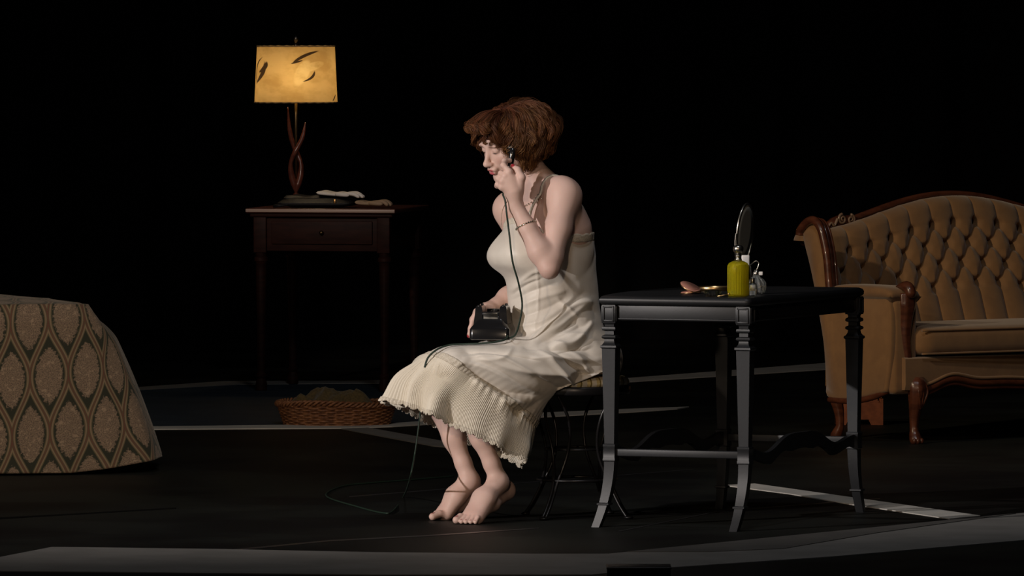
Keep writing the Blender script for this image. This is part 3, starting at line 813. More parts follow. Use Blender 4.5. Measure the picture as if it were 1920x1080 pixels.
obj('bag_flap', cushion(c + uu * (-.085) + vv * .04 + A3(0, 0, .042), .20, .15, .022, UL @ rotz(.15) , wr=.006), M_leather, T)
obj('handle', tube(spline([c + uu * -.16 + A3(0, -.09, .014), c + uu * -.215 + A3(0, -.10, .008), c + uu * -.22 + A3(0, .0, .008), c + uu * -.165 + A3(0, .05, .018)], 24), .006), M_leather, T)
obj('clasp', box(c + uu * .065 - vv * .098 + A3(0, 0, .030), (.010, .008, .018), UL, .002), mat('brass_clasp', (.55, .32, .12), rough=.3, metal=1), T)
def glove(c, ax, L, W, th, seed, fing=True):
    rs = random.Random(seed); ax = nrm(ax); sd = nrm(np.cross(A3(0, 0, 1), ax)); parts = []
    P = [c - ax * L * .5, c - ax * L * .15, c + ax * L * .05]
    U = np.stack([ax, sd, A3(0, 0, 1)], 1)
    parts.append(cushion(c - ax * L * .2, L * .62, W, th, U, 24, 14, .4, wr=th * .3))
    for k in range(4):
        o = (k - 1.5) * W * .25; q = c + sd * o + ax * L * .08
        tip = q + ax * L * (.36 - .05 * abs(k - 1.4)) + sd * rs.uniform(-.008, .008) + A3(0, 0, -.3 * th)
        parts.append(tube(spline([q - ax * .02, (q + tip) / 2 + A3(0, 0, rs.uniform(.2, .6) * th), tip], 14), [th * .42] * 11 + [th * .38, th * .3, th * .12], 8))
    q = c - ax * L * .1 - sd * W * .45
    parts.append(tube(spline([q, q - sd * .012 + ax * .03, q - sd * .01 + ax * .062], 10), [th * .42] * 8 + [th * .32, th * .12], 8))
    return join(*parts)
M_gw = mat('white_kid_glove', (.82, .78, .72), rough=.7, bump=.3, bscale=70, bdist=.003)
M_gb = mat('beige_kid_glove', (.36, .25, .16), rough=.7, bump=.3, bscale=70, bdist=.003)
tag(obj('glove', glove(LP(.345, .09, ZL + .058), uu + A3(0, -.05, -.06), .22, .095, .020, 3), M_gw), 'white kid glove draped on the black leather handbag', 'glove')
tag(obj('glove', glove(LP(.492, .07, ZL + .021), uu + A3(0, -.1, -.04), .17, .07, .022, 5), M_gb), 'beige kid glove on the tabletop, right of the white one', 'glove')

# ================================================================== BASKET
c = G(630, 800) + A3(0, .13, 0); c[2] = 0
T = thing('wicker_basket', 'low oval brown wicker basket on the floor beneath the lamp table', 'basket', c)
M_wick = mat('wicker', (.34, .145, .060), rough=.55, col2=(.18, .072, .032), nscale=60, bump=.3, bscale=150)
bx, by = .205, .135; parts = []; NS = 40
def brad(z): return 1.0 + .14 * z / .085
for k in range(11):
    z = .006 + k * .0072; P = []
    for i in range(NS * 6):
        a = 2 * PI * i / (NS * 6); w_ = .0042 * math.sin(NS * a / 2 * 1.0 + (PI if k % 2 else 0))
        r = brad(z); P.append(c + A3((bx * r + w_) * math.cos(a), (by * r + w_) * math.sin(a), z))
    parts.append(tube(P, .0042, 5, closed=True))
obj('woven_side', join(*parts), M_wick, T)
for i in range(NS):
    a = 2 * PI * i / NS
    obj('stake', tube([c + A3(bx * brad(z) * math.cos(a), by * brad(z) * math.sin(a), z) for z in (.003, .03, .06, .084)], .003, 5), M_wick, T)
parts = []
for ph in range(3):
    P = []
    for i in range(240):
        a = 2 * PI * i / 240; q = a * 22 + ph * 2 * PI / 3; r = 1.15
        P.append(c + A3((bx * r + .007 * math.cos(q)) * math.cos(a), (by * r + .007 * math.cos(q)) * math.sin(a), .089 + .008 * math.sin(q) + .004 * math.sin(3 * a + 1)))
    parts.append(tube(P, .0052, 6, closed=True))
obj('braided_rim', join(*parts), M_wick, T)
obj('basket_floor', lathe([(.001, .002), (.98, .002), (.98, .008), (.001, .008)], c, 48, bx, by), M_wick, T)
# blanket: lumpy folded wool
nx, ny = 110, 70; gx, gy = np.meshgrid(np.linspace(-1, 1, nx), np.linspace(-1, 1, ny))
k = np.sqrt(gx ** 2 + gy ** 2) + 1e-6; mxx = np.maximum(abs(gx), abs(gy)); ex = gx * mxx / k; ey = gy * mxx / k     # square -> disk
X_ = ex * bx * 1.02; Y_ = ey * by * 1.02; rr = np.sqrt(ex ** 2 + ey ** 2)
Z_ = np.full_like(X_, .062)
for (qx, qy, sx, sy, h, an) in ((-.040, -.01, .045, .06, .085, .3), (-.15, -.03, .035, .08, .035, .2), (-.11, -.07, .06, .03, .030, -.1), (.05, .02, .05, .045, .060, -.5), (.10, -.04, .05, .035, .045, -.7), (.03, -.07, .05, .022, .038, .6), (.16, .0, .035, .05, .022, .3), (-.09, .05, .05, .04, .04, 0)):
    ca, sa = math.cos(an), math.sin(an); dx = X_ - qx; dy = Y_ - qy; a_ = (dx * ca + dy * sa) / sx; b_ = (dy * ca - dx * sa) / sy
    Z_ += h * np.exp(-(a_ ** 2 + b_ ** 2)) ** .8
P3 = np.stack([X_.ravel() * 3, Y_.ravel() * 3, Z_.ravel() * 0], 1)
Z_ = Z_ + .012 * vnoise(P3 + 3, 7).reshape(Z_.shape) + .010 * (1 - abs(vnoise(P3 + 9, 11))).reshape(Z_.shape)
Z_ = Z_ * (1 - np.clip((rr - .9) / .1, 0, 1)) + .045 * np.clip((rr - .9) / .1, 0, 1)
V = np.stack([X_.ravel(), Y_.ravel(), Z_.ravel()], 1) + c
o = obj('blanket', (V, grid_faces(nx, ny)), mat('olive_wool', (.13, .088, .032), rough=.95, sheen=.15, col2=(.085, .058, .021), nscale=120, bump=.5, bscale=400, bdist=.002))
s_ = o.modifiers.new('t', 'SOLIDIFY'); s_.thickness = .006
tag(o, 'crumpled olive brown wool blanket heaped in the wicker basket', 'blanket')
# ================================================================== SOFA (right)
O = G(1714, 832); O[2] = 0
SL = A3(.788, .616, 0); SB = A3(-.616, .788, 0)
def SP(a, b, z): return O + SL * a + SB * b + A3(0, 0, z)
US = np.stack([SL, SB, A3(0, 0, 1)], 1)
SW = 1.62                                     # leg to leg
M_velvet = mat('golden_brown_velvet', (.245, .125, .046), rough=.85, sheen=.35, col2=(.215, .108, .040), nscale=18, bump=.2, bscale=500, bdist=.0008)
M_swood = mat('carved_walnut', (.115, .036, .018), rough=.30, coat=.35, col2=(.070, .022, .012), nscale=16, stretch=(1, 1, 3))
M_btn = mat('velvet_button', (.13, .062, .022), rough=.85, sheen=.3)
T = thing('sofa', 'gold-brown velvet sofa with deep-buttoned back and carved walnut frame', 'sofa', SP(SW / 2, .3, 0))
# plan path of the inside of the back
pl = [(-.075, .335), (-.070, .40), (-.045, .455), (.01, .485), (.10, .495), (.40, .50), (SW / 2, .50), (SW - .40, .50), (SW - .10, .495), (SW - .01, .485), (SW + .045, .455), (SW + .07, .40), (SW + .075, .335)]
pl = spline([(a, b, 0) for a, b in pl], 1400)[:, :2]
sg = np.r_[0, np.cumsum(np.linalg.norm(np.diff(pl, axis=0), axis=1))]
NA, NZ = 760, 110
ss_ = np.linspace(0, sg[-1], NA); pa = np.interp(ss_, sg, pl[:, 0]); pb = np.interp(ss_, sg, pl[:, 1])
tn = np.stack([np.gradient(pa), np.gradient(pb)], 1); tn /= np.linalg.norm(tn, axis=1)[:, None]; nm = np.stack([tn[:, 1], -tn[:, 0]], 1)   # towards the sitter
s0 = np.interp(0.0, pa, ss_)
def topz(a):
    q = np.clip(a / SW, 0, 1); return .795 + .125 * (1 - np.cos(2 * np.pi * q)) / 2
SPC = .113; RZ = .0775
z_lo = .36
def back_surface():
    rows = []; 
    for j in range(NZ):
        t = j / (NZ - 1)
        zt = topz(pa); rise = (zt - .80)
        # flat part then roll over the top
        if t < .86:
            k = t / .86; z = z_lo + (zt - .035 - z_lo) * k; off = .0 * k
            roll_b = 0 * z
        else:
            an = (t - .86) / .14 * PI; z = (zt - .035) + .035 * np.sin(an); roll_b = .035 * (1 - np.cos(an))
        lean = .17 * np.clip((z - z_lo) / .5, 0, 1.2)
        cor_ = np.clip((np.minimum(ss_ - .10, sg[-1] - .10 - ss_)) / .16, 0, 1); cor_ = cor_ ** 2 * (3 - 2 * cor_)
        # tufting in lattice coordinates; rows rise with the camel back
        q = (z - (.705 + rise * .95)) / RZ * -1      # 0 at first row, 3 at the fourth
        p = (pa - .075 + .0) / SPC
        d1 = np.abs(np.sin(np.pi * (p + q / 2))) ; d2 = np.abs(np.sin(np.pi * (p - q / 2)))
        f = np.minimum(d1, d2)
        fv_top = np.abs(np.sin(np.pi * p)); fv_bot = np.abs(np.sin(np.pi * (p - 1.5)))
        diam = .45 + .55 * f ** .8
        wt = np.clip(-q / .25, 0, 1); wb = np.clip((q - 3) / .25, 0, 1)
        top_ch = .55 + .45 * fv_top ** .45; bot_ch = .45 + .55 * fv_bot ** .45
        h = diam * (1 - wt) * (1 - wb) + top_ch * wt + bot_ch * wb
        # dimples
        dimp = 0
        for r in range(4):
            pr = p - .5 * (r % 2); dx = (pr - np.round(pr)) * SPC; dz = (q - r) * RZ
            dimp = np.maximum(dimp, np.exp(-(dx ** 2 + dz ** 2) / (.0165 ** 2)))
        h = h - 1.0 * dimp
        puff = .034 * h * cor_ + .024 * (1 - cor_)
        if t > .86: puff = puff * np.cos(min(1, (t - .86) / .14) * PI / 2)
        # outward puff profile: belly of the back
        P = np.stack([pa + nm[:, 0] * puff, pb + nm[:, 1] * puff + (lean + roll_b), z], 1)
        rows.append(P)
    V = np.vstack(rows); V = O + V[:, :1] * SL + V[:, 1:2] * SB + V[:, 2:] * A3(0, 0, 1)
    return V, grid_faces(NA, NZ)
bk = obj('tufted_back', back_surface(), M_velvet, T)
for r in range(4):
    for i in range(int(SW / SPC) + 1):
        a = .075 + (i + .5 * (r % 2)) * SPC
        if a > SW - .06: continue
        rise = float(topz(np.array([a]))[0]) - .80; z = .705 + rise * .95 - r * RZ
        lean = .17 * min(1.2, (z - z_lo) / .5)
        obj('button', ball(SP(a, .50 + lean + .013, z), (.0085, .0085, .0085), 10, 6), M_btn, bk)
# outside back
rows = []
for z_k in np.linspace(0, 1, 8):
    r = []
    for a in np.linspace(.12, SW - .12, 60):
        zt = float(topz(np.array([a]))[0]) - .02; z = .19 + (zt - .19) * z_k; r.append(SP(a, .545 + .19 * z_k, z))
    rows.append(np.array(r))
V = np.vstack(rows); obj('outer_back', join((V, [q[::-1] for q in grid_faces(60, 8)]), (V + SB * -.02, grid_faces(60, 8))), M_velvet, T)
# side: outer panel as prism in (b, z)
side = [(.02, .20), (.10, .185), (.22, .165), (.36, .165), (.372, .22), (.39, .36), (.425, .50), (.47, .66), (.515, .785), (.505, .81), (.46, .828), (.415, .808), (.395, .76), (.375, .66), (.36, .58), (.30, .555), (.05, .555), (.0, .53), (-.005, .35)]
def side_panel(a0, a1):
    P = spline([(b, z, 0) for b, z in side + side[:1]], 120)[:-1, :2]
    c_ = P.mean(0); rings = []
    for o, a in ((-.010, a0), (-.003, a0 + .004), (0, a0 + .010), (0, a1)):
        Q = P + (c_ - P) / np.linalg.norm(P - c_, axis=1)[:, None] * (-o)
        rings.append(np.array([SP(a, b, z) for b, z in Q]))
    return loft(rings)
for sgn, a0 in ((1, -.125), (-1, SW + .125)):
    obj('side_panel', side_panel(a0, a0 + sgn * .055), M_velvet, T)
    ac = a0 + sgn * .075
    # padded arm
    V, Fc = cushion(A3(0, 0, 0), .36, .145, .085, np.eye(3), 30, 20, .4); V = V @ US.T
    V = (V - 0); M_ = V
    U2 = np.stack([SB, SL, A3(0, 0, 1)], 1); V, Fc = cushion(SP(ac, .19, .560), .40, .155, .085, U2, 30, 20, .35)
    obj('arm_pad', (V, Fc), M_velvet, T)
    obj('arm_body', box(SP(ac, .19, .37), (.12, .40, .36), US, .02), M_velvet, T)
    # front post, scrolled
    def post(P, W, D):
        P = spline(P, 30); W = np.interp(np.linspace(0, 1, 30), np.linspace(0, 1, len(W)), W); rings = []
        th = np.arange(20) * 2 * PI / 20
        for p, w_ in zip(P, W):
            k = 1 + .10 * np.cos(6 * th)
            rings.append(np.array([SP(p[0] + w_ * k_ * math.cos(x_), p[1] + D * k_ * math.sin(x_), p[2]) for x_, k_ in zip(th, k)]))
        return loft(rings)
    obj('arm_post', post([(ac, -.015, .575), (ac, -.022, .53), (ac, -.012, .47), (ac - sgn * .0, -.006, .40), (ac + sgn * .015, -.004, .30)], [.030, .036, .026, .020, .016], .018), M_swood, T)
    o_ = obj('arm_scroll', tube(spline([SP(ac, -.02 + .000, .556), SP(ac, -.035, .575), SP(ac, -.02, .597), SP(ac, .015, .600), SP(ac, .05, .590)], 20), list(np.linspace(.004, .022, 5)) + [.022] * 6 + list(np.linspace(.022, .006, 9)), 12), M_swood, T)
    # wing frame in wood
    W_ = [(.345, .575), (.352, .62), (.362, .70), (.380, .765), (.402, .815), (.435, .842), (.475, .838), (.518, .805), (.524, .785)]
    P = spline([(b, z, 0) for b, z in W_], 60)
    for da, r0_ in ((0, .017), (.026, .011), (.044, .007)):
        Q = np.array([SP(a0 + sgn * (da - .004), b + (.006 if da else 0), z) for b, z, _ in P])
        obj('wing_frame', tube(Q, np.linspace(.9, 1, 60) * r0_, 10), M_swood, T)
    # inner wing pad
    pass
# seat cushion and deck
def seat():
    V = []; nx, ny = 90, 14
    prof = [(.50, .335), (.05, .335), (-.030, .338), (-.045, .350), (-.050, .372), (-.050, .405), (-.045, .425), (-.030, .437), (.02, .444), (.50, .440)]
    rows = []
    for i in range(nx):
        a = -.005 + (SW + .01) * i / (nx - 1)
        e = min(i, nx - 1 - i); k = 1 - (1 - min(1, e / 3)) ** 2
        bow = -.02 * math.sin(PI * i / (nx - 1))
        rows.append(np.array([SP(a, b * (1 if b > .3 else 1) + (bow if b < .3 else 0) + (1 - k) * .03 * (b < .3), .39 + (z - .39) * (.75 + .25 * k)) for b, z in prof]))
    return loft(rows)
sc_ = obj('seat_cushion', seat(), M_velvet, T, angle=60)
for z in (.432, .343):
    obj('piping', tube([SP(-.0 + SW * i / 60, -.047 - .02 * math.sin(PI * i / 60), z) for i in range(61)], .0045, 6), M_velvet, sc_)
def frieze_z(a):                                  # lower edge of the rail
    q = abs(((a / (SW / 2)) % 2) - 1)             # 1 at ends, 0 centre
    d = min(a, SW - a)
    return .205 + .035 * math.exp(-((d - .16) / .10) ** 2) - .012 * math.cos(2 * PI * (a - .0) / SW * 2) 
rows = []
for i in range(140):
    a = -.07 + (SW + .14) * i / 139; zb = frieze_z(a)
    rows.append(np.array([SP(a, .44, .33), SP(a, -.02, .33), SP(a, -.030, .325), SP(a, -.032, zb + .035), SP(a, -.026, zb + .012), SP(a, .44, zb + .012)]))
obj('seat_rail', loft(rows), M_velvet, T, angle=60)
def rail(b, dz, r, m, n_='apron_moulding'):
    P = [SP(a, b, frieze_z(a) + dz) for a in np.linspace(.03, SW - .03, 140)]; return obj(n_, tube(P, r, 10), m, T)
rail(-.030, .006, .0125, M_swood); rail(-.028, -.012, .007, M_swood)
rail(-.034, .026, .006, M_velvet, 'gimp_trim')
for a0, sgn in ((-.118, 1), (SW + .118, -1)):
    P = spline([SP(a0 + sgn * .12, -.02, .222), SP(a0 + sgn * .07, -.0, .222), SP(a0 + sgn * .02, .03, .205), SP(a0, .10, .178), SP(a0 - sgn * .002, .22, .158), SP(a0, .36, .158)], 50)
    obj('apron_moulding', tube(P, .012, 10), M_swood, T)
def cabriole(a, b, sa, sb, h=.255):
    base = SP(a, b, 0); out = nrm(SL * sa + SB * sb)
    th = np.arange(20) * 2 * PI / 20; rings = []
    for z, o, w_ in ((h, .010, .030), (.235, .020, .036), (.21, .026, .036), (.18, .024, .032), (.145, .016, .026), (.11, .006, .021), (.075, 0, .017), (.05, 0, .0165), (.035, .006, .021), (.02, .014, .024), (.008, .018, .023), (0, .018, .019)):
        k = 1 + .07 * np.cos(6 * th) * (1 if z > .09 else .8)
        cc = base + out * o + A3(0, 0, z); s_ = np.cross(A3(0, 0, 1), out)
        rings.append(np.array([cc + out * w_ * q * math.cos(x_) + s_ * w_ * q * math.sin(x_) for x_, q in zip(th, k)]))
    return loft(rings)
lg = obj('leg', cabriole(0, 0, -.3, -1), M_swood, T)
for s in (-1, 0, 1):
    q = SP(0, 0, .012) + nrm(SL * (-.3 + .5 * s) - SB) * .036; obj('claw_toe', ball(q, (.009, .009, .011), 10, 6), M_swood, lg)
obj('knee_carving', join(*[tube(spline([SP(0 + s * .012, -.045, .235), SP(s * .022, -.052, .20), SP(s * .012, -.046, .165), SP(0, -.036, .13)], 16), [.006] * 12 + [.005, .004, .003, .002], 6) for s in (-1, 0, 1)]), M_swood, lg)
obj('leg', cabriole(SW, 0, .3, -1), M_swood, T)
obj('leg', cabriole(.02, .46, -.2, .6, .20), M_swood, T); obj('leg', cabriole(SW - .02, .46, .2, .6, .20), M_swood, T)
# top rail in wood along the camel back, and its carved crest
P = [SP(a, .50 + .17 * 1.02 + .062, float(topz(np.array([a]))[0]) - .006 + .012 * math.sin(min(1, (a - .2) / .5) * PI / 2)) for a in np.linspace(.22, SW - .22, 90)]
P = spline([SP(.0, .66, .75)] + P + [SP(SW, .66, .75)], 120)
obj('top_rail', tube(P, .013, 10), M_swood, T)
M_crest = mat('pale_carving', (.22, .14, .09), rough=.35, coat=.4)  # scrolls paler than the walnut crest behind them
def volute(c, s, r=.020, turns=1.6):
    P = []
    for i in range(40):
        t_ = i / 39; a = t_ * turns * 2 * PI + PI / 2; rr = r * (1 - .85 * t_)
        P.append(c + SL * (s * rr * math.cos(a)) + A3(0, 0, rr * math.sin(a)) - SB * .004 * t_)
    return tube(P, np.linspace(.006, .003, 40), 8)
cc = SP(.26, .72, .832)
cr = obj('carved_crest', join(loft([np.array([cc + SL * x_ + SB * y_ + A3(0, 0, z_) for x_, y_ in ((-w_, -.008), (w_, -.008), (w_, .010), (-w_, .010))]) for w_, z_ in ((.115, -.06), (.10, -.03), (.085, -.008), (.062, .008), (.03, .018))])), M_swood, T)
obj('scroll', volute(cc + SL * -.010 + A3(0, -.012, .004), 1), M_crest, cr); obj('scroll', volute(cc + SL * .034 + A3(0, -.012, .002), -1, .019), M_crest, cr)
obj('scroll', tube(spline([cc + SL * -.085 + A3(0, -.012, -.030), cc + SL * -.066 + A3(0, -.014, -.010), cc + SL * -.05 + A3(0, -.014, -.020), cc + SL * -.034 + A3(0, -.014, .006)], 20), np.linspace(.004, .0065, 20), 8), M_crest, cr)

# rust coloured wooden block under the sofa's left end
c = G(1612, 797); c[2] = 0; c = c + A3(0, .07, 0)
T2 = thing('wooden_block', 'rust-coloured wooden riser block with notched top under the sofa end', 'block', c)
M_rust = mat('rust_wood', (.26, .075, .030), rough=.6, col2=(.19, .052, .022), nscale=30)
pts = [(-.093, 0), (-.055, 0), (-.045, .022), (.035, .022), (.045, 0), (.093, 0), (.093, .105)]
for k in range(6): x_ = .078 - k * .028; pts += [(x_ + .007, .105), (x_ + .007, .090), (x_ - .007, .090), (x_ - .007, .105)]
pts += [(-.093, .105)]
def plate(y0, y1):
    n = len(pts); V = [(c[0] + x_, c[1] + y0, z) for x_, z in pts] + [(c[0] + x_, c[1] + y1, z) for x_, z in pts]
    return np.array(V), [tuple(range(n)), tuple(range(2 * n - 1, n - 1, -1))] + [(i, i + n, (i + 1) % n + n, (i + 1) % n) for i in range(n)]
obj('front_board', plate(-.07, -.055), M_rust, T2, smooth=False)
obj('rear_board', plate(.055, .07), M_rust, T2, smooth=False)
obj('end_board', box(c + A3(-.087, 0, .052), (.012, .11, .10)), M_rust, T2); obj('end_board', box(c + A3(.087, 0, .052), (.012, .11, .10)), M_rust, T2)
obj('handle_slot', box(c + A3(-.0, -.0705, .055), (.006, .003, .022)), M_seam, T2)
# ================================================================== THE WOMAN
f = nrm(A3(-.83, -.56, 0)); l = nrm(A3(.56, -.83, 0)); Z3 = A3(0, 0, 1)
UB = np.stack([f, l, Z3], 1)                       # columns: forward, her left, up
HB = 0.0030
B = Field((-.34, -.46, -.005), (.36, .36, 1.42), HB)
Pc = PX(1066, 668, .02); Wa = PX(1040, 572, .0); Ri = PX(1034, 505, .0); Ch = PX(1026, 440, -.005); Up = PX(1020, 388, -.01)
SLj = PX(1060, 366, -.135); SRj = PX(955, 392, .14)
HLj = PX(1090, 680, -.07); HRj = PX(1050, 676, .085)
# torso
def tilt(a):                                       # ellipsoid frame leaning forward by a
    up = nrm(Z3 * math.cos(a) + f * math.sin(a)); fw = nrm(np.cross(l, up)); return np.stack([fw, l, up], 1)
B.ell(Pc, (.115, .165, .105), UB, .04)
B.ell(Pc + A3(.02, 0, -.01) - f * .03, (.105, .165, .10), UB, .04)
B.ell((Pc + Wa) / 2, (.105, .135, .12), UB, .04)
B.ell(Wa, (.095, .118, .10), UB, .05)
B.ell(Ri, (.100, .132, .11), UB, .05)
B.ell(Ch, (.104, .142, .11), UB, .05)
B.ell(Up, (.080, .135, .075), UB, .05)
B.ell(PX(1052, 425, .01), (.072, .115, .085), UB, .05); B.ell(PX(1054, 470, .01), (.072, .115, .085), UB, .05)
for s in (-1, 1): B.ell(PX(1020, 478, 0) + f * .085 + l * s * .068, (.052, .056, .056), UB, .03)
B.chain([SRj + A3(.02, -.01, .02), Up + Z3 * .055, SLj + A3(-.02, .01, .02)], [.040, .048, .042], .03)
# head frame
yaw, pit = math.radians(33), math.radians(25)
Fh = A3(-math.cos(yaw) * math.cos(pit), -math.sin(yaw) * math.cos(pit), -math.sin(pit))
Lh = nrm(np.cross(Z3, Fh)); Uh = np.cross(Lh, -Fh); roll = math.radians(-3)
Lh, Uh = Lh * math.cos(roll) + Uh * math.sin(roll), Uh * math.cos(roll) - Lh * math.sin(roll)
MH = np.stack([Lh, -Fh, Uh], 1); H0 = PX(951, 268, -.05); HS = .96
def HP(x, y, z): return H0 + MH @ (A3(x, y, z) * HS)
def he(c, r, k=.01, sub=False): B.ell(HP(*c), np.array(r) * HS, MH, k, sub)
def hc(a, b_, r1, r2, k=.01, sub=False): B.cone(HP(*a), HP(*b_), r1 * HS, r2 * HS, k, sub)
# neck
nb = PX(1014, 352, -.015)
B.chain([Up + Z3 * .03 - f * .015, nb, HP(0, .035, -.045)], [.062, .050, .047], .03)
he((0, .015, .030), (.073, .092, .073), .02); he((0, -.030, -.030), (.056, .056, .075), .02)
he((0, -.073, -.094), (.018, .014, .013), .02)
for s in (-1, 1):
    hc((s * .050, .002, -.045), (s * .006, -.066, -.094), .020, .016, .025)
    he((s * .041, -.056, -.022), (.018, .017, .017), .018)
    he((s * .028, -.076, .026), (.022, .010, .007), .016)
    he((s * .0315, -.097, .008), (.018, .014, .013), .016, sub=True)
    he((s * .031, -.0690, .007), (.0150, .0125, .0115), .006)
    he((s * .011, -.096, -.035), (.0065, .009, .0060), .008)
    he((s * .073, .010, -.002), (.008, .017, .028), .006)
hc((0, -.078, .014), (0, -.104, -.026), .0070, .0080, .014)
he((0, -.1075, -.031), (.0090, .0080, .0080), .010)
he((0, -.088, -.055), (.024, .012, .014), .012)
he((0, -.0965, -.0565), (.019, .0060, .0046), .005); he((0, -.0940, -.0685), (.017, .0070, .0056), .005)
he((0, -.102, -.0622), (.014, .010, .0026), .002, sub=True)
for s in (-1, 1): he((s * .0062, -.104, -.0405), (.0030, .005, .0022), .002, sub=True)
B_core = None
# legs
KL = PX(852, 690, -.235); KR = PX(806, 700, -.055)
AL = PX(934, 900, -.225); AR = PX(880, 898, -.105)
for Hj, K, Ak in ((HLj, KL, AL), (HRj, KR, AR)):
    B.chain([Hj, Hj * .5 + K * .5 + A3(0, 0, .004), K], [.088, .074, .054], .03)
    B.cone(K, K + A3(-.005, 0, -.015), .052, .050, .02)
    dn = nrm(Ak - K); bk_ = nrm(np.cross(dn, np.cross(A3(1, .4, 0), dn)))
    B.chain([K, K + (Ak - K) * .30, K + (Ak - K) * .62, K + (Ak - K) * .86, Ak], [.048, .045, .035, .0250, .0245], .02)
    B.chain([K + (Ak - K) * .12 + bk_ * .014, K + (Ak - K) * .32 + bk_ * .024, K + (Ak - K) * .58 + bk_ * .010], [.036, .040, .026], .025)
def foot(Ak, heel, ballc, toe_dir, side, lift, toes):
    """side: direction of the big toe"""
    toe_dir = nrm(toe_dir); side = nrm(side)
    B.chain([Ak, heel + A3(0, 0, .012)], [.0245, .0225], .03)
    B.ell(heel, (.024, .022, .024), None, .02)
    mid = (Ak * .45 + ballc * .55)
    for o, r1, r2 in ((.018, .025, .019), (-.002, .024, .018), (-.022, .018, .015)):
        B.chain([Ak + A3(0, 0, -.012), mid + side * o * .7 + A3(0, 0, .006), ballc + side * o * 1.15 + A3(0, 0, r2 - .019)], [.021, r1 * .96, r2], .026)
    B.chain([heel, (heel + ballc) / 2 - side * .016 + A3(0, 0, .0), ballc - side * .020], [.022, .018, .014], .02)
    B.chain([heel, (heel + ballc) / 2 + A3(0, 0, .002), ballc], [.022, .022, .018], .02)
    for o, ln, r in toes:
        a0 = ballc + side * o + A3(0, 0, -.004); a1 = a0 + toe_dir * ln * .55 + A3(0, 0, .004); a2 = a0 + toe_dir * ln; a2[2] = r + .001; a0[2] = max(a0[2], r + .004)
        B.chain([a0, a1, a2], [r * 1.08, r * .92, r], .0035)
# left (near) foot, heel raised
hL = PX(949, 921, -.165); bL = PX(886, 964, -.315); bL[2] = .023
dL = nrm((bL - hL) * A3(1, 1, 0)); sL_ = nrm(np.cross(dL, Z3) * -1)
sL_ = nrm(np.cross(Z3, dL)) * -1                    # towards her right = big toe side of the left foot
if sL_[0] > 0: sL_ = -sL_
TO = [(.027, .048, .0125), (.0075, .047, .0076), (-.0075, .043, .0072), (-.0215, .037, .0068), (-.0345, .029, .0066)]
foot(AL, hL, bL, dL * .9 + A3(-.15, -.1, 0), sL_, 1, TO)
hR = PX(893, 926, -.06); bR = PX(834, 962, -.115); bR[2] = .022
dR = nrm((bR - hR) * A3(1, 1, 0)); sR_ = nrm(np.cross(Z3, dR))
if sR_[1] > 0: sR_ = -sR_
foot(AR, hR, bR, dR, sR_, 1, [(.022, .056, .0125)] + TO[1:])
coreA = B.a.copy()                                  # body without arms, used to keep the clothes off the skin
# left arm (near): hand holds the receiver
EL = PX(1030, 504, -.255); WL = PX(968, 388, -.195)
B.chain([SLj, SLj * .55 + EL * .45, EL * .85 + SLj * .15, EL], [.049, .042, .035, .030], .02)
B.ell(SLj + A3(-.004, 0, -.005), (.052, .052, .056), None, .03)
B.chain([EL, EL * .72 + WL * .28, EL * .35 + WL * .65, WL], [.031, .0385, .030, .0235], .016)
B.cone(SLj + A3(-.01, .03, -.02), Ch + l * .09 + A3(.03, 0, .02), .040, .055, .04)     # armpit / shoulder blade
# right arm (far)
ER = PX(1000, 528, .165); WR = PX(931, 572, .04)
B.chain([SRj, SRj * .5 + ER * .5, ER], [.046, .042, .034], .02)
B.ell(SRj, (.050, .050, .052), None, .03)
B.chain([ER, ER * .7 + WR * .3, ER * .3 + WR * .7, WR], [.037, .042, .034, .0245], .016)
# receiver axis
E0 = PX(961, 277, -.150); M0 = PX(950, 350, -.170); ax = nrm(M0 - E0)
hm = PX(953, 330, -.160)
# left hand
palm = PX(962, 352, -.205)
B.chain([WL, palm + A3(.004, 0, -.012)], [.0235, .025], .012)
Mp = np.stack([nrm(A3(1, .0, .15)), nrm(A3(0, 1, .2)), nrm(A3(-.15, -.2, 1))], 1)
B.ell(palm, (.034, .017, .042), Mp, .015)
NAIL = []
def finger(P, r0, r1, nail=None, k=.006):
    R_ = np.linspace(r0, r1, len(P)); B.chain(P, R_, k)
    if nail is not None: NAIL.append((P[-1] + nrm(nail) * r1 * .8, r1 * 1.05))
kn = [PX(955, 322, -.214), PX(947, 330, -.214), PX(942, 340, -.212), PX(941, 351, -.208)]
ln = [.034, .036, .034, .028]
for i, K in enumerate(kn):
    B.chain([palm + (K - palm) * .15, K], [.015, .0105], .012)
    a1 = K + A3(-.013, .016, .008); a2 = K + A3(-.015, .036, .004); a3 = K + A3(.004, .048, .000)
    if i == 0: a1 = PX(944, 310, -.205); a2 = PX(946, 302, -.184); a3 = PX(956, 301, -.172)
    finger([K, a1, a2, a3], .0100, .0078)
finger([PX(974, 354, -.205), PX(978, 333, -.215), PX(971, 319, -.205), PX(961, 312, -.190)], .0145, .0088, A3(.2, -1, .4))
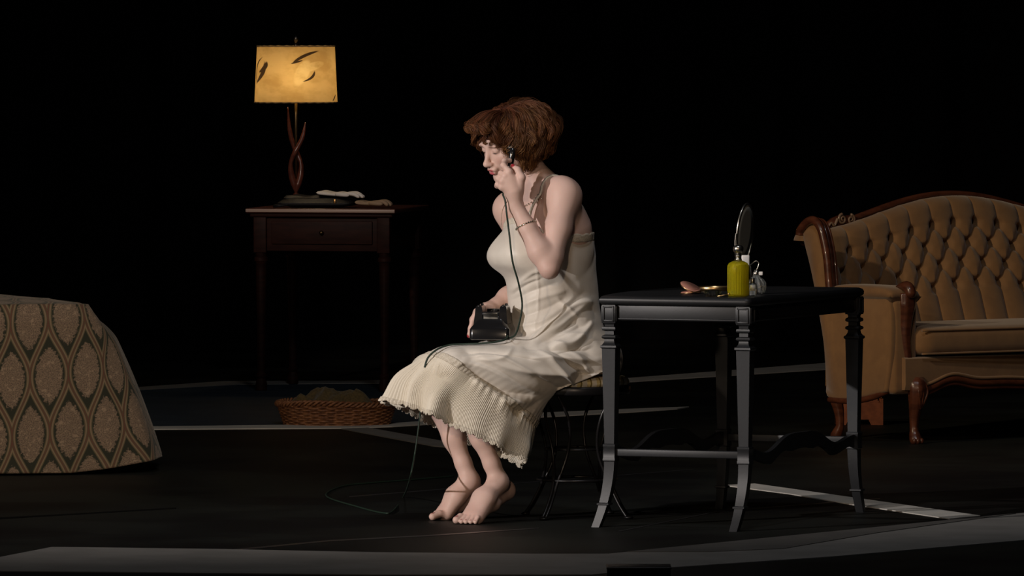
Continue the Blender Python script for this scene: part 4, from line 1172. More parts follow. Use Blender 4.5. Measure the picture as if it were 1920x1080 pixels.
# right hand over the far side of the telephone
pR = PX(909, 581, .0)
B.chain([WR, pR], [.0225, .022], .012)
Mr = np.stack([nrm(A3(-.8, -.35, -.3)), nrm(A3(.4, -.9, 0)), nrm(A3(-.3, -.1, .9))], 1)
B.ell(pR, (.036, .038, .015), Mr, .012)
kr = [PX(895, 586, -.035), PX(894, 585, -.015), PX(894, 586, .006), PX(897, 589, .026)]
for i, K in enumerate(kr):
    B.chain([pR, K], [.015, .0105], .012)
    e = (0, .004, .006, .012)[i]
    finger([K, K + A3(-.014, -.004, -.024), K + A3(-.022 + e, -.006, -.052), K + A3(-.027 + e * 1.5, -.006, -.076 + e)], .0098, .0072, A3(-.8, -.5, -.3))
finger([PX(922, 580, -.030), PX(910, 577, -.052), PX(899, 578, -.060)], .0135, .0092, A3(-.7, -.4, .2))

gx_, gy_, gz_ = [(B.lo[i] + np.arange(B.n[i]) * B.h) for i in range(3)]
ms_ = (np.hypot(gx_[:, None] - .212, gy_[None, :] - .02) < .172)[:, :, None] & (gz_ < .50)[None, None, :]
B.a = np.where(ms_, np.maximum(B.a, (.474 - gz_)[None, None, :].astype(np.float32)), B.a)
V, Q = B.mesh()
# colour regions of the skin
C_ = np.tile(np.array([.66, .455, .39]), (len(V), 1))
C_ *= (1 + .05 * vnoise(V, 14) + .03 * vnoise(V + 9, 40))[:, None]
def paint(c, r, col, M=None, hard=.15, w=1.0):
    M = np.eye(3) if M is None else M
    q = ((V - c) @ M) / np.array(r); d = np.sqrt((q ** 2).sum(1)); k = np.clip((1 - d) / hard, 0, 1)[:, None] * w
    C_[:] = C_ * (1 - k) + np.array(col) * k
def hpaint(c, r, col, hard=.15, w=1.0): paint(HP(*c), np.array(r) * HS, col, MH, hard, w)
for s in (-1, 1):
    hpaint((s * .042, -.072, -.030), (.026, .03, .022), (.62, .28, .22), 1.0, .35)
    hpaint((s * .031, -.090, .008), (.017, .012, .011), (.42, .25, .21), .5, .6)
    hpaint((s * .031, -.085, -.0015), (.0155, .018, .0040), (.03, .018, .014), .5)
    hpaint((s * .030, -.090, .0265), (.019, .018, .0045), (.12, .055, .035), .5, .8)
hpaint((0, -.102, -.0565), (.021, .012, .0052), (.40, .10, .10), .25)
hpaint((0, -.100, -.0690), (.019, .012, .0072), (.45, .10, .12), .25)
hpaint((0, -.100, -.0622), (.017, .008, .0017), (.10, .012, .014), .3)
for c, r in NAIL: paint(c, (r, r, r), (.32, .02, .03), None, .3)
for bb, dd, ss2, sg_ in ((bL, dL * .9 + A3(-.15, -.1, 0), sL_, TO), (bR, dR, sR_, [(.022, .056, .0125)] + TO[1:])):
    for o, ln_, r in sg_:
        a2 = bb + ss2 * o + nrm(dd) * ln_; a2[2] = 2 * r; paint(a2, (r * .7, r * .7, r * .5), (.38, .17, .15), None, .3)
for o_, r_ in ((bL, .05), (bR, .045), (hL, .03), (hR, .03), (EL, .045)): paint(o_, (r_, r_, r_), (.58, .26, .20), None, 1.0, .35)
root = thing('woman', 'seated barefoot person in an ivory slip holding a telephone receiver to the ear', 'person', (Pc[0], Pc[1], .47))
M_skin = mat('skin', (.6, .4, .3), rough=.5, spec=.35, attr='Col', sss=.08, bump=.05, bscale=300, bdist=.0004)
obj('body', (V, Q), M_skin, root, cols=C_)
Bfull = B.a; 
# ------------------------------------------------------------------ telephone
M_bake = mat('black_bakelite', (.010, .010, .011), rough=.16, spec=.6, coat=.5)
phc = PX(925, 636, -.105); px_ = nrm(A3(.985, -.17, 0)); py_ = nrm(A3(.17, .985, 0)); UP_ = np.stack([px_, py_, Z3], 1)
tp = thing('telephone', 'black bakelite desk telephone resting on the woman\'s lap', 'telephone', phc)
def sqring(w_, d_, z, r, n=6, oy=0):
    pts = []
    for sx, sy, a0 in ((1, 1, 0), (-1, 1, 90), (-1, -1, 180), (1, -1, 270)):
        for q in range(n):
            a = math.radians(a0 + 90 * q / (n - 1)); pts.append(phc + px_ * (sx * (w_ - r) + r * math.cos(a)) + py_ * (sy * (d_ - r) + r * math.sin(a) + oy) + A3(0, 0, z))
    return np.array(pts)
obj('housing', loft([sqring(.060, .072, .000, .010), sqring(.066, .078, .003, .012), sqring(.066, .078, .034, .012), sqring(.063, .075, .040, .012), sqring(.054, .066, .052, .014, oy=.003), sqring(.047, .058, .066, .016, oy=.006), sqring(.043, .052, .080, .014, oy=.008), sqring(.040, .049, .088, .012, oy=.008), sqring(.034, .043, .091, .010, oy=.008)]), M_bake, tp, angle=60)
for sx in (-1, 1):
    q = phc + px_ * sx * .040 + py_ * .0
    obj('cradle_post', loft([np.array([q + px_ * a * w_ + py_ * (b_ * d_ - .01) + A3(sx * s_, 0, z) for a, b_ in ((-1, -1), (1, -1), (1, 1), (-1, 1))]) for z, w_, d_, s_ in ((.052, .013, .042, .003), (.080, .0125, .040, .0), (.104, .011, .036, .0), (.110, .008, .032, .0))]), M_bake, tp, angle=50)
    obj('cradle_prong', tube([q + py_ * y_ + A3(0, 0, z) for y_, z in ((-.040, .112), (-.036, .103), (.015, .103), (.022, .114))], .0055, 8), M_bake, tp)
obj('highlight_plate', box(phc - py_ * .0515 + A3(0, 0, .076), (.048, .004, .026), np.stack([px_, nrm(py_ * .93 + Z3 * .3), nrm(Z3 * .95 - py_ * .3)], 1), .0015), mat('bakelite_highlight', (.62, .62, .60), rough=.16, metal=1), tp)  # added metal plate standing in for the highlight on the bakelite
obj('cradle_plunger', tube([phc + px_ * -.02 + A3(0, .0, .094), phc + px_ * .02 + A3(0, .0, .094)], .006, 10), M_bake, tp)
dl = phc + py_ * .068 + A3(0, 0, .058); FM = frame_z(nrm(py_ * .8 + Z3 * .6))
V, Fc = lathe([(.001, 0), (.036, 0), (.038, .004), (.036, .008), (.014, .009), (.012, .013), (.001, .013)], n=40)
obj('dial', (V @ FM.T + dl, Fc), M_bake, tp)
# receiver
t2 = thing('telephone_receiver', 'black telephone receiver held against the woman\'s cheek, dark green cord hanging from it', 'telephone receiver', hm)
outd = nrm(np.cross(ax, nrm(HP(.05, -.03, -.02) - hm)))
toface = nrm(nrm(HP(.0, -.03, -.03) - hm) - ax * (nrm(HP(.0, -.03, -.03) - hm) @ ax))
PH = [E0 + toface * .006, E0 + ax * .018 - toface * .006, hm - ax * .02 - toface * .004, hm + ax * .02 - toface * .004, M0 - ax * .02 - toface * .004, M0 + toface * .008]
obj('handle', tube(spline(PH, 40), np.interp(np.linspace(0, 1, 40), [0, .15, .5, .85, 1], [.013, .0105, .0095, .0105, .013]), 14), M_bake, t2)
def cap_(c, d, R, h):
    FM = frame_z(d); V, Fc = lathe([(.001, -h * .6), (R * .45, -h * .6), (R * .75, -h * .35), (R * .97, 0), (R, h * .25), (R * .97, h * .5), (R * .8, h * .62), (.001, h * .55)], n=32); return V @ FM.T + c, Fc
obj('earpiece', cap_(E0 + toface * .004, toface, .021, .022), M_bake, t2)
obj('mouthpiece', cap_(M0 + toface * .010 , nrm(toface - ax * .5), .018, .022), M_bake, t2)
# ------------------------------------------------------------------ hair
M_hair = mat('auburn_hair', (.15, .05, .02), rough=.5, spec=.3, attr='Col')
HF = Field(HP(0, .03, 0) - .19, HP(0, .03, 0) + .19, .004)
def hfe(c, r, k=.02, sub=False): HF.ell(HP(*c), np.array(r) * HS, MH, k, sub)
hfe((0, .026, .032), (.082, .104, .077)); hfe((0, .075, -.005), (.084, .070, .082), .03)
hfe((.0, .02, -.01), (.086, .060, .075), .02)
hfe((0, -.100, -.050), (.075, .080, .090), .02, True)
hfe((0, -.02, -.10), (.06, .09, .05), .02, True)
Vh, Qh = HF.mesh()
cb = np.tile(np.array([.045, .015, .007]), (len(Vh), 1))
# flowing locks
class Acc: V = []; F = []; C = []; n = 0
NSID = 4
def ribbon(P, r, col0, col1):
    """vectorised thin tube along P (m,3)"""
    m_ = len(P); T_ = np.gradient(P, axis=0); T_ /= np.linalg.norm(T_, axis=1)[:, None] + 1e-9
    a = np.array([.3, .5, .8]); N_ = np.cross(T_, a); N_ /= np.linalg.norm(N_, axis=1)[:, None] + 1e-9; B_ = np.cross(T_, N_)
    th = np.arange(NSID) * 2 * PI / NSID
    R_ = (P[:, None] + r[:, None, None] * (np.cos(th)[None, :, None] * N_[:, None] + np.sin(th)[None, :, None] * B_[:, None])).reshape(-1, 3)
    i = np.arange(m_ - 1)[:, None] * NSID; j = np.arange(NSID)[None, :]; j2 = (j + 1) % NSID
    q = np.stack([i + j, i + j2, i + NSID + j2, i + NSID + j], -1).reshape(-1, 4) + Acc.n
    t_ = np.linspace(0, 1, m_)[:, None]; c_ = (np.array(col0) * (1 - t_) + np.array(col1) * t_)
    Acc.V.append(R_); Acc.F.append(q); Acc.C.append(np.repeat(c_, NSID, 0)); Acc.n += len(R_)
rs = np.random.default_rng(11)
def hair_col():
    k = rs.random(); a = np.array([.088, .027, .014]) * (.35 + 1.1 * k); b_ = np.array([.30, .145, .050]) * (.4 + 1.0 * rs.random())
    return a, b_
def sph(az, po, R):
    """az 0 = face, +90 = her left, 180 = back ; po from the crown"""
    return np.array([R[0] * math.sin(po) * math.sin(az), .028 - R[1] * math.sin(po) * math.cos(az), .035 + R[2] * math.cos(po)])
def lock(az0, az1, po1, vol, wave, curl, n=18, spread=.0070, r=.00058, start=.12, wl=2.0, drop=0.0, children=34):
    """guide curve over the head; returns nothing, adds the strands"""
    ph = rs.random() * 6.28; P = []
    M_ = 20
    for i in range(M_):
        t_ = i / (M_ - 1); po = start + (po1 - start) * t_; az = az0 + (az1 - az0) * t_ ** 1.2
        R = np.array([.080, .094, .075]) + vol * np.sin(min(1, t_ * 1.02) * PI * .80) * (.05 + .95 * min(po / 1.6, 1) ** 1.4) + wave * math.sin(wl * 2 * PI * t_ + ph) * t_
        p = sph(az, min(po, 2.35), R)
        if po > 1.57: p[2] = .035 + R[2] * math.cos(1.57) - (po - 1.57) * .095; q_ = sph(az, 1.57, R); p[0] = q_[0] * (1 - .12 * (po - 1.57)); p[1] = .028 + (q_[1] - .028) * (1 - .12 * (po - 1.57))
        p[2] -= drop * t_ ** 2
        az_d = np.array([math.cos(az), math.sin(az), 0]); p += az_d * wave * 1.2 * math.cos(wl * 2 * PI * t_ + ph) * t_
        P.append(p)
    P = np.array(P)
    if curl:
        out = P[-1] - np.array([0, .028, P[-1][2]]); out /= np.linalg.norm(out) + 1e-9; c0 = P[-1].copy(); cr_ = abs(curl); sgn = np.sign(curl)
        for j in range(1, 10):
            a = j / 9 * 2.9; rr = cr_ * (1 - .35 * j / 9); P = np.vstack([P, c0 - out * cr_ + out * rr * math.cos(a) - np.array([0, 0, rr * math.sin(a)])])
    W_ = H0 + (P * HS) @ MH.T
    W_ = spline(W_, 26); n_ = len(W_); t_ = np.linspace(0, 1, n_)
    T_ = np.gradient(W_, axis=0); T_ /= np.linalg.norm(T_, axis=1)[:, None]
    N_ = np.cross(T_, nrm(W_[n_ // 2] - H0)); N_ /= np.linalg.norm(N_, axis=1)[:, None] + 1e-9; B_ = np.cross(T_, N_)
    ca, cb_ = hair_col()
    for k in range(children):
        o1, o2 = rs.normal(0, 1, 2); sp_t = spread * (.35 + .9 * np.sin(np.clip(t_ * 1.1, 0, 1) * PI * .75)) * (1 - .55 * t_ ** 4)
        jit = 1 + .15 * rs.normal()
        Wk = W_ + N_ * (o1 * sp_t)[:, None] + B_ * (o2 * .45 * sp_t)[:, None] + (N_ * np.sin(t_ * 9 + rs.random() * 6)[:, None]) * .0012
        e = rs.random() * .14; tt = t_ * (1 - e)
        Wk = np.stack([np.interp(tt, t_, Wk[:, i]) for i in range(3)], 1)
        rr = r * jit * np.clip(1.15 - t_ ** 6, .12, 1)
        v_ = .75 + .5 * rs.random(); ribbon(Wk, rr, ca * v_, (ca * .5 + cb_ * .5) * v_ if rs.random() < .6 else cb_ * v_)
D2 = math.radians
# crown to sides and back
for i in range(240):
    az0 = rs.uniform(-175, 185); az = az0 if az0 > 0 else az0
    a = abs(az0)
    if a < 42: continue
    back = (a > 100)
    az1 = az0 + (8 if az0 > 0 else -8) * rs.random()
    vol = .012 + .014 * rs.random() + (.034 if back else .012)
    po1 = 2.15 + .35 * rs.random() if back else (2.15 + .30 * rs.random())
    if a < 66: po1 = 1.75 + .3 * rs.random(); vol += .004
    lock(D2(az0), D2(az1), po1, vol, .016 + .010 * rs.random(), rs.choice([.016, .020, .024, .012]), start=(.02 if i % 2 else .10 + .5 * rs.random()), wl=1.6 + rs.random())
for i in range(50):                                   # lower back and nape, fuller
    az0 = rs.uniform(85, 250)
    lock(D2(az0), D2(az0 + rs.uniform(-8, 8)), 2.35 + .35 * rs.random(), .055 + .030 * rs.random(), .012, rs.choice([.018, .022, .014]), start=.9 + .3 * rs.random(), wl=1.2 + rs.random())
for i in range(26):                                   # waves in front of the ear down to the jaw
    az0 = rs.uniform(62, 100)
    lock(D2(az0 - 8), D2(az0 + 4), 2.5 + .42 * rs.random(), .010 + .012 * rs.random(), .008, rs.choice([.014, .018, -.012]), start=.7, wl=2.2, children=30)
for i in range(6):
    az0 = -rs.uniform(66, 100); lock(D2(az0), D2(az0), 2.0 + .3 * rs.random(), .008 + .006 * rs.random(), .005, .010, start=.7, wl=2.2, children=16)
# quiff: rolled waves sweeping forward over the forehead
def free_lock(P, spread, children=26, r=.00062):
    children = int(children * 1.9)
    W_ = spline([HP(*p) for p in P], 30); t_ = np.linspace(0, 1, 30); T_ = np.gradient(W_, axis=0); T_ /= np.linalg.norm(T_, axis=1)[:, None]
    N_ = np.cross(T_, A3(.2, .3, .9)); N_ /= np.linalg.norm(N_, axis=1)[:, None] + 1e-9; B_ = np.cross(T_, N_); ca, cb_ = hair_col()
    for k in range(children):
        o1, o2 = rs.normal(0, 1, 2); s_ = spread * (.5 + .7 * np.sin(t_ * PI * .85)) * (1 - .6 * t_ ** 3); v_ = .8 + .5 * rs.random()
        Wk = W_ + N_ * (o1 * s_)[:, None] + B_ * (o2 * .6 * s_)[:, None]
        ribbon(Wk, r * np.clip(1.1 - t_ ** 6, .15, 1), ca * v_, (ca * .6 + cb_ * .4) * v_)
for i in range(26):
    x0 = rs.uniform(-.044, .058); d_ = rs.uniform(-.010, .008); up_ = rs.uniform(-.004, .012)
    free_lock([(x0 * .6, -.005, .118 + up_ * .5), (x0 * .8, -.045, .120 + up_), (x0, -.078 + d_, .114 + up_), (x0 * 1.05 + .004, -.096 + d_, .110 + up_), (x0 * 1.1 + .008, -.105 + d_, .100 + up_), (x0 * 1.1 + .012, -.103 + d_, .094), (x0 * 1.1 + .014, -.096, .092), (x0 * 1.1 + .012, -.092, .100)], .0060, 20)
for i in range(16):                                   # side sweep from the quiff to the temple
    x0 = rs.uniform(.030, .060); s_ = rs.uniform(-.006, .006)
    free_lock([(x0 * .7, -.02, .118), (x0 + .010, -.065, .104 + s_), (x0 + .024, -.080, .078 + s_), (x0 + .024, -.078, .052 + s_), (x0 + .022, -.062, .034 + s_), (x0 + .024, -.048, .012 + s_), (x0 + .028, -.040, -.006)], .0065, 22)
for i in range(4):
    x0 = rs.uniform(.034, .050)
    free_lock([(x0, -.075, .085), (x0 - .006, -.094, .070), (x0 - .016, -.100, .056), (x0 - .012, -.100, .047), (x0 - .004, -.098, .051)], .0030, 9)
for i in range(60):                                   # fly-aways
    az0 = rs.uniform(-180, 180)
    if abs(az0) < 40: continue
    lock(D2(az0), D2(az0 + 10), 2.0 + .7 * rs.random(), .045 + .02 * rs.random(), .010, rs.choice([.02, -.02]), start=.6, children=2, spread=.012, r=.0003)
nb_ = len(Vh)
Vall = np.vstack([Vh] + Acc.V); Qall = np.vstack([Qh] + [q + nb_ for q in Acc.F]); Call = np.vstack([cb] + Acc.C)
hr = obj('hair', (Vall, Qall), M_hair, root, cols=Call)
cl = HP(.052, .100, .075)
obj('hair_clip', tube(spline([cl + A3(-.012, -.03, -.004), cl + A3(-.004, -.034, .012), cl + A3(.012, -.034, .012), cl + A3(.016, -.03, -.006)], 16), .003, 8), mat('tortoise_clip', (.12, .06, .03), rough=.2, coat=.5), hr)
# jewellery
M_rhine = mat('rhinestone', (.75, .72, .60), rough=.12, metal=1.0)
bc = EL * .30 + WL * .70; bd = nrm(WL - EL); BF = frame_z(nrm(bd + A3(.0, 0, .25)))
parts = []
for i in range(26):
    a = i / 26 * 2 * PI; parts.append(ball(bc + BF @ A3(.034 * math.cos(a), .034 * math.sin(a), 0), .0036, 6, 5))
obj('bracelet', join(*parts), M_rhine, root)
parts = []
for i in range(22):
    a = i / 21; q = nb + nrm(l * math.cos(a * PI) * 1.0 + f * math.sin(a * PI) * 1.0) * .064 + A3(0, 0, -.012 - .050 * math.sin(a * PI))
    parts.append(ball(q, .003, 6, 5))
B.a = Bfull
nk = join(*parts); cen = nk[0].reshape(22, -1, 3).mean(1); cen2 = B.push(cen, .003, 6); nk = ((nk[0].reshape(22, -1, 3) + (cen2 - cen)[:, None]).reshape(-1, 3), nk[1])
obj('necklace', nk, M_rhine, root)

# ------------------------------------------------------------------ the slip
B.a = coreA
M_satin = mat('ivory_satin', (.74, .69, .615), rough=.42, spec=.4, sheen=.2, col2=(.71, .655, .58), nscale=8, bump=.12, bscale=420, bdist=.0005)
M_lace = mat('cream_lace', (.56, .50, .40), rough=.85, bump=.9, bscale=330, bdist=.002, col2=(.70, .64, .54), nscale=230, detail=1)
M_pleat = mat('pleated_chiffon', (.70, .64, .53), rough=.6, sheen=.2)
# ring: T (front / top), B (back / bottom), half width vector
rings_ = [  # Tpx Tpy Ty   Bpx Bpy By  width
    (955, 446, -.105, 1098, 446, .07, .128, -.012),
    (937, 470, -.115, 1101, 478, .08, .140, -.012),
    (938, 495, -.110, 1103, 508, .08, .140, -.010),
    (962, 520, -.085, 1106, 536, .08, .130, -.005),
    (966, 560, -.075, 1110, 580, .08, .128, .0),
    (968, 600, -.080, 1117, 628, .09, .150, .0),
    (968, 630, -.100, 1123, 665, .09, .175, -.01),
    (938, 643, -.125, 1118, 700, .07, .188, -.035),
    (902, 644, -.140, 1094, 716, .03, .188, -.07),
    (866, 646, -.155, 1052, 734, -.01, .178, -.10),
    (832, 650, -.165, 1020, 766, -.02, .165, -.11),
    (802, 664, -.170, 998, 803, -.06, .160, -.125),
]
band_i = len(rings_) - 1
ruf = [(802, 664, -.170, 998, 803, -.06, .160, -.125), (778, 688, -.175, 993, 832, -.075, .168, -.13), (756, 716, -.18, 989, 852, -.09, .178, -.135), (748, 752, -.185, 980, 866, -.10, .186, -.14)]
def ring_pts(R, th, ex=2.25):
    T_ = PX(R[0], R[1], R[2]); B_ = PX(R[3], R[4], R[5]); C = (T_ + B_) / 2; C = C + A3(0, R[7] - C[1], 0) * .5
    h = (T_ - B_) / 2
    wv = l * R[6] if R[4] - R[1] < 45 else A3(.30, -.95, 0) * R[6]
    c_, s_ = np.cos(th), np.sin(th)
    c_ = np.sign(c_) * abs(c_) ** (2 / ex); s_ = np.sign(s_) * abs(s_) ** (2 / ex)
    return C + c_[:, None] * h + s_[:, None] * wv
NU = 420
th = np.arange(NU) * 2 * PI / NU
base = np.array([ring_pts(R, th) for R in rings_])             # (k, NU, 3)
def dense(base, nv):
    k = len(base); t_ = np.linspace(0, k - 1, nv); out = []
    for s in t_:
        i = min(int(s), k - 2); q = s - i; p0 = base[max(i - 1, 0)]; p1 = base[i]; p2 = base[i + 1]; p3 = base[min(i + 2, k - 1)]
        out.append(.5 * ((2 * p1) + (-p0 + p2) * q + (2 * p0 - 5 * p1 + 4 * p2 - p3) * q * q + (-p0 + 3 * p1 - 3 * p2 + p3) * q ** 3))
    return np.array(out)
NV = 260
S = dense(base, NV)
def normals(S, closed=True):
    du = np.roll(S, -1, 1) - np.roll(S, 1, 1); dv = np.gradient(S, axis=0); N_ = np.cross(du, dv)
    N_ /= np.linalg.norm(N_, axis=2)[:, :, None] + 1e-12
    c = S.mean(1, keepdims=True)
    if ((S - c) * N_).sum() < 0: N_ = -N_
    return N_
# neckline: raise the front cups, dip the sides under the arms
u0 = np.clip(1 - np.arange(NV) / 28, 0, 1)[:, None]
front = np.exp(-(((th + PI) % (2 * PI) - PI) / .75) ** 2)[None, :]
S = S + (u0 ** 1.3 * front * .045)[:, :, None] * Z3 + (u0 ** 1.3 * front * .02)[:, :, None] * (-f)
# bust fullness
for s in (-1, 1):
    c = PX(1018, 476, 0) + f * .125 + l * s * .066; d = np.linalg.norm(S - c, axis=2); S = S + (np.exp(-(d / .062) ** 2) * .020)[:, :, None] * f
Nn_ = normals(S)
S = B.push(S.reshape(-1, 3), .006, 8).reshape(S.shape)
def blur(A_, it):
    for _ in range(it):
        P_ = A_.copy(); P_[1:-1] = (A_[:-2] + A_[2:] + 2 * A_[1:-1]) / 4; A_ = (np.roll(P_, 1, 1) + np.roll(P_, -1, 1) + 2 * P_) / 4
    return A_
S = blur(S, 10)
# folds, drawn where the photograph shows them on the near side
PXs, PYs = to_px(S); near = np.clip((Nn_ @ A3(.2, -1, .1)) * 3 + .3, 0, 1)
H = np.zeros(S.shape[:2])
def ridge(pts, w_, amp, w2=None):
    global H
    P = spline([(a, b_, 0) for a, b_ in pts], 30)[:, :2]; best = np.full(H.shape, 1e9); tt = np.zeros(H.shape)
    for i in range(29):
        a, b_ = P[i], P[i + 1]; ab = b_ - a; L = ab @ ab
        q = np.clip(((PXs - a[0]) * ab[0] + (PYs - a[1]) * ab[1]) / L, 0, 1); d = np.hypot(PXs - a[0] - q * ab[0], PYs - a[1] - q * ab[1])
        m_ = d < best; best = np.where(m_, d, best); tt = np.where(m_, (i + q) / 29, tt)
    ww = w_ + ((w2 or w_) - w_) * tt
    H += amp * 1.15 * np.exp(-(best / (ww * .75)) ** 1.35) * np.sin(np.clip(tt * .92 + .06, 0, 1) * PI) ** .5 * near
ridge([(868, 690), (900, 708), (950, 735), (1000, 742)], 9, -.022, 12)
ridge([(862, 680), (910, 690), (960, 712), (1010, 735)], 9, .014, 10)
ridge([(880, 722), (930, 760), (985, 770), (1010, 752)], 10, -.014)
ridge([(890, 712), (935, 748), (985, 755)], 8, .014)
ridge([(905, 770), (960, 780), (1005, 768)], 7, .008)
ridge([(900, 668), (960, 690), (1040, 700), (1100, 690)], 11, .010, 8)
ridge([(1010, 655), (1050, 690), (1080, 722)], 8, .010); ridge([(1030, 650), (1065, 680), (1100, 712)], 6, -.009)
ridge([(1000, 640), (1060, 625), (1115, 640)], 9, .009); ridge([(985, 652), (1060, 655), (1122, 660)], 8, -.010)
ridge([(1000, 672), (1060, 672), (1124, 676)], 7, .009)
ridge([(1040, 640), (1080, 665), (1105, 700)], 6, .008)
ridge([(960, 545), (995, 525), (1030, 520)], 7, .006); ridge([(962, 562), (1000, 545), (1045, 530)], 6, -.006)
ridge([(966, 580), (1010, 560), (1060, 545)], 7, .007); ridge([(966, 598), (1020, 580), (1060, 560)], 6, -.006)
ridge([(972, 612), (1020, 600), (1075, 560)], 7, .007); ridge([(1000, 625), (1050, 590), (1095, 548)], 7, -.008)
ridge([(1010, 635), (1060, 605), (1108, 560)], 8, .009); ridge([(1030, 640), (1075, 620), (1116, 596)], 7, -.008)
ridge([(1005, 470), (1010, 560), (1003, 620)], 3, .003)
ridge([(1045, 560), (1078, 590), (1110, 600)], 7, .006)
ridge([(960, 655), (940, 672), (880, 676)], 6, .006); ridge([(1000, 700), (1030, 720), (1060, 735)], 8, -.010)
sm = 1 - np.exp(-np.minimum(abs(np.arange(NV) - 0), 30) / 12)[:, None]
fl = S.reshape(-1, 3)
H += (.0018 * vnoise(fl * A3(1, 1, .6), 15) + .0012 * vnoise(fl + 4, 34)).reshape(H.shape) * sm
ridge([(1000, 632), (1035, 606), (1075, 572), (1108, 566)], 9, .014, 8); ridge([(1012, 642), (1050, 622), (1090, 592), (1114, 586)], 9, -.016, 9)
ridge([(1040, 648), (1080, 640), (1104, 612), (1110, 600)], 6, .010); ridge([(1050, 662), (1085, 652), (1112, 622)], 7, -.010)
ridge([(870, 672), (930, 668), (985, 690), (1030, 716)], 4, .006); ridge([(840, 668), (900, 662), (960, 668), (1010, 676)], 4, -.005)
ridge([(1060, 672), (1085, 690), (1098, 712)], 4, -.008); ridge([(1030, 676), (1060, 700), (1078, 720)], 4, .007)
ridge([(975, 530), (1000, 510), (1030, 505)], 4, .006); ridge([(962, 552), (990, 532), (1040, 512)], 4, -.006)
# gathers just above the lace band
H += .002 * np.sin(th * 60)[None, :] * np.exp(-(NV - 1 - np.arange(NV)) / 10)[:, None]
Nn_ = normals(S); S = S + Nn_ * H[:, :, None]
S = B.push(S.reshape(-1, 3), .004, 4).reshape(S.shape); S = blur(S, 1)
rr_ = np.hypot(S[..., 0] - .212, S[..., 1] - .02); mk = (rr_ < .184) & (S[..., 2] < .476); nearb = mk & (S[..., 1] < -.06); S[..., 1] = np.where(nearb, np.minimum(S[..., 1], .02 - np.sqrt(np.maximum(.184 ** 2 - (S[..., 0] - .212) ** 2, 0))), S[..., 1]); pxx = 960 + S[..., 0] * 578; zl = 1.7 - (700 + (1125 - pxx) * .40 + 6) / 578.5; S[..., 2] = np.where(nearb, np.maximum(S[..., 2], zl), np.where(mk, .476, S[..., 2]))
# keep the near edge of the lap clear for the telephone
sl = obj('slip_dress', (S.reshape(-1, 3), np.array(grid_faces(NU, NV, cu=True))), M_satin, root)
m_ = sl.modifiers.new('t', 'SOLIDIFY'); m_.thickness = .0015
# ruffle
NU2 = 1440; th2 = np.arange(NU2) * 2 * PI / NU2
edge = S[-1]; ei = np.linspace(0, NU, NU2, endpoint=False); e0 = edge[ei.astype(int) % NU] * (1 - (ei % 1))[:, None] + edge[(ei.astype(int) + 1) % NU] * (ei % 1)[:, None]
rb = np.array([ring_pts(R, th2) for R in ruf]); RV = 44
R_ = dense(rb, RV); t_ = np.linspace(0, 1, RV)[:, None, None]
k = np.clip(1 - t_ * 3, 0, 1); R_ = R_ * (1 - k) + (e0[None] + (R_ - R_[:1])) * k + 0
N2 = normals(R_)
flut = (.034 * np.sin(th2 * 8 + .6) + .022 * np.sin(th2 * 13 + 2.0) + .008 * np.sin(th2 * 21 + .5))[None, :, None] * t_ ** 1.3
frontness = (np.clip(np.cos(th2), 0, 1) ** 2)[None, :, None]
R_ = R_ + N2 * flut * (.35 + 1.0 * frontness)
fullp = .0016 * np.sin(th2 * 320)[None, :, None] * np.clip(t_ * 6, .25, 1)
R_ = B.push(R_.reshape(-1, 3), .006, 4).reshape(R_.shape)
R_ = R_ + N2 * fullp
R_[..., 2] = np.maximum(R_[..., 2], .01)
rf = obj('pleated_ruffle', (R_.reshape(-1, 3), np.array(grid_faces(NU2, RV, cu=True))), M_pleat, root)
m_ = rf.modifiers.new('t', 'SOLIDIFY'); m_.thickness = .001
# lace band at the seam and lace scallops at the hem
S1 = S[-9:]; NN = normals(S)[-9:]
bandv = S1 + NN * (.0018 + .0008 * np.sin(th * 90)[None, :, None])
lb = obj('lace_band', (bandv.reshape(-1, 3), np.array(grid_faces(NU, 9, cu=True))), M_lace, root)
m_ = lb.modifiers.new('t', 'SOLIDIFY'); m_.thickness = .002
d_ = R_[-1] - R_[-6]; d_ = sum(np.roll(d_, q, 0) for q in range(-14, 15)); d_ /= np.linalg.norm(d_, axis=1)[:, None]
sc = np.abs(np.sin(th2 * 33)); hemr = [R_[-1] + N2[-1] * .001 + d_ * (q * (.010 + .009 * sc))[:, None] - d_ * .004 for q in np.linspace(0, 1, 5)]
lh = obj('lace_hem', (np.vstack(hemr), np.array(grid_faces(NU2, 5, cu=True))), M_lace, root)
m_ = lh.modifiers.new('t', 'SOLIDIFY'); m_.thickness = .0015
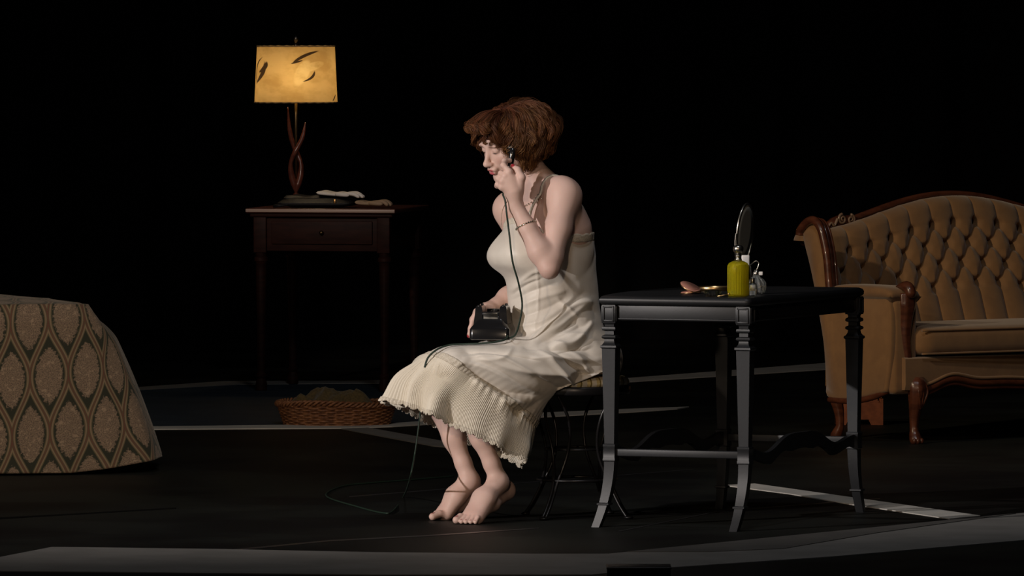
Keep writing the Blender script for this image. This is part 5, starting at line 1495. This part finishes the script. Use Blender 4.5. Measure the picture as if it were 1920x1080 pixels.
# lace at the neckline and straps
B.a = Bfull
tb = [S[0] + normals(S)[0] * .002 + Z3 * (q * (.016 + .004 * np.abs(np.sin(th * 20))))[:, None] for q in np.linspace(-.4, 1, 6)]
tb = B.push(np.vstack(tb), .003, 4)
ln_ = obj('neckline_lace', (tb, np.array(grid_faces(NU, 6, cu=True))), M_lace, root)
m_ = ln_.modifiers.new('t', 'SOLIDIFY'); m_.thickness = .0015
def strap(P, w_=.0055):
    P = spline(P, 40); P = B.push(P, .0025, 8)
    T_ = np.gradient(P, axis=0); T_ /= np.linalg.norm(T_, axis=1)[:, None]; g = np.array([nrm(np.cross(t__, nrm(p - (Up + Ch) / 2))) for t__, p in zip(T_, P)])
    rg = [np.array([p + g_ * w_, p + np.cross(t__, g_) * .001, p - g_ * w_, p - np.cross(t__, g_) * .001]) for p, g_, t__ in zip(P, g, T_)]
    return loft(rg)
cl_, cr2 = PX(1012, 425, 0) + f * .10 + l * .075, PX(1012, 425, 0) + f * .10 - l * .075
shl = (SLj * .62 + nb * .38) + Z3 * .045; shr = (SRj * .62 + nb * .38) + Z3 * .045
obj('strap', strap([cl_ + Z3 * .0, cl_ * .5 + shl * .5 + f * .03, shl, shl - f * .05 - Z3 * .03, Ch - f * .11 + l * .06]), M_lace, root)
obj('strap', strap([cr2 + Z3 * .0, cr2 * .5 + shr * .5 + f * .03, shr, shr - f * .05 - Z3 * .03, Ch - f * .11 - l * .06]), M_lace, root)
# ------------------------------------------------------------------ cords
M_cord = mat('dark_green_cord', (.012, .028, .018), rough=.55)
cs = M0 + ax * .012
cd = spline([cs, PX(943, 364, -.20), PX(947, 376, -.215), PX(950, 400, -.225), PX(955, 440, -.27), PX(961, 490, -.275), PX(972, 530, -.265), PX(979, 570, -.25), PX(974, 605, -.24), PX(966, 628, -.225), PX(955, 634, -.19)], 120)
obj('cord', tube(cd, .0030, 8), M_cord, t2)
lc = spline([PX(952, 628, -.182), PX(948, 636, -.215), PX(930, 641, -.225), PX(900, 644, -.225), PX(870, 645, -.215), PX(842, 647, -.215), PX(820, 655, -.23), PX(803, 670, -.235), PX(796, 689, -.238)], 120)
obj('cord', tube(lc, .0032, 8), M_cord, tp)
fc = spline([PX(789, 764, -.20), PX(785, 800, -.20), PX(778, 850, -.20), PX(768, 900, -.2), G(757, 930, .005), G(738, 957, .004), G(720, 962, .004), G(670, 950, .004), G(612, 930, .004), G(640, 912, .004), G(700, 905, .004), G(760, 930, .004) * .0 + G(765, 900, .004), G(850, 893, .004)], 260)
obj('cord', tube(fc, .0028, 8), M_cord, tp)
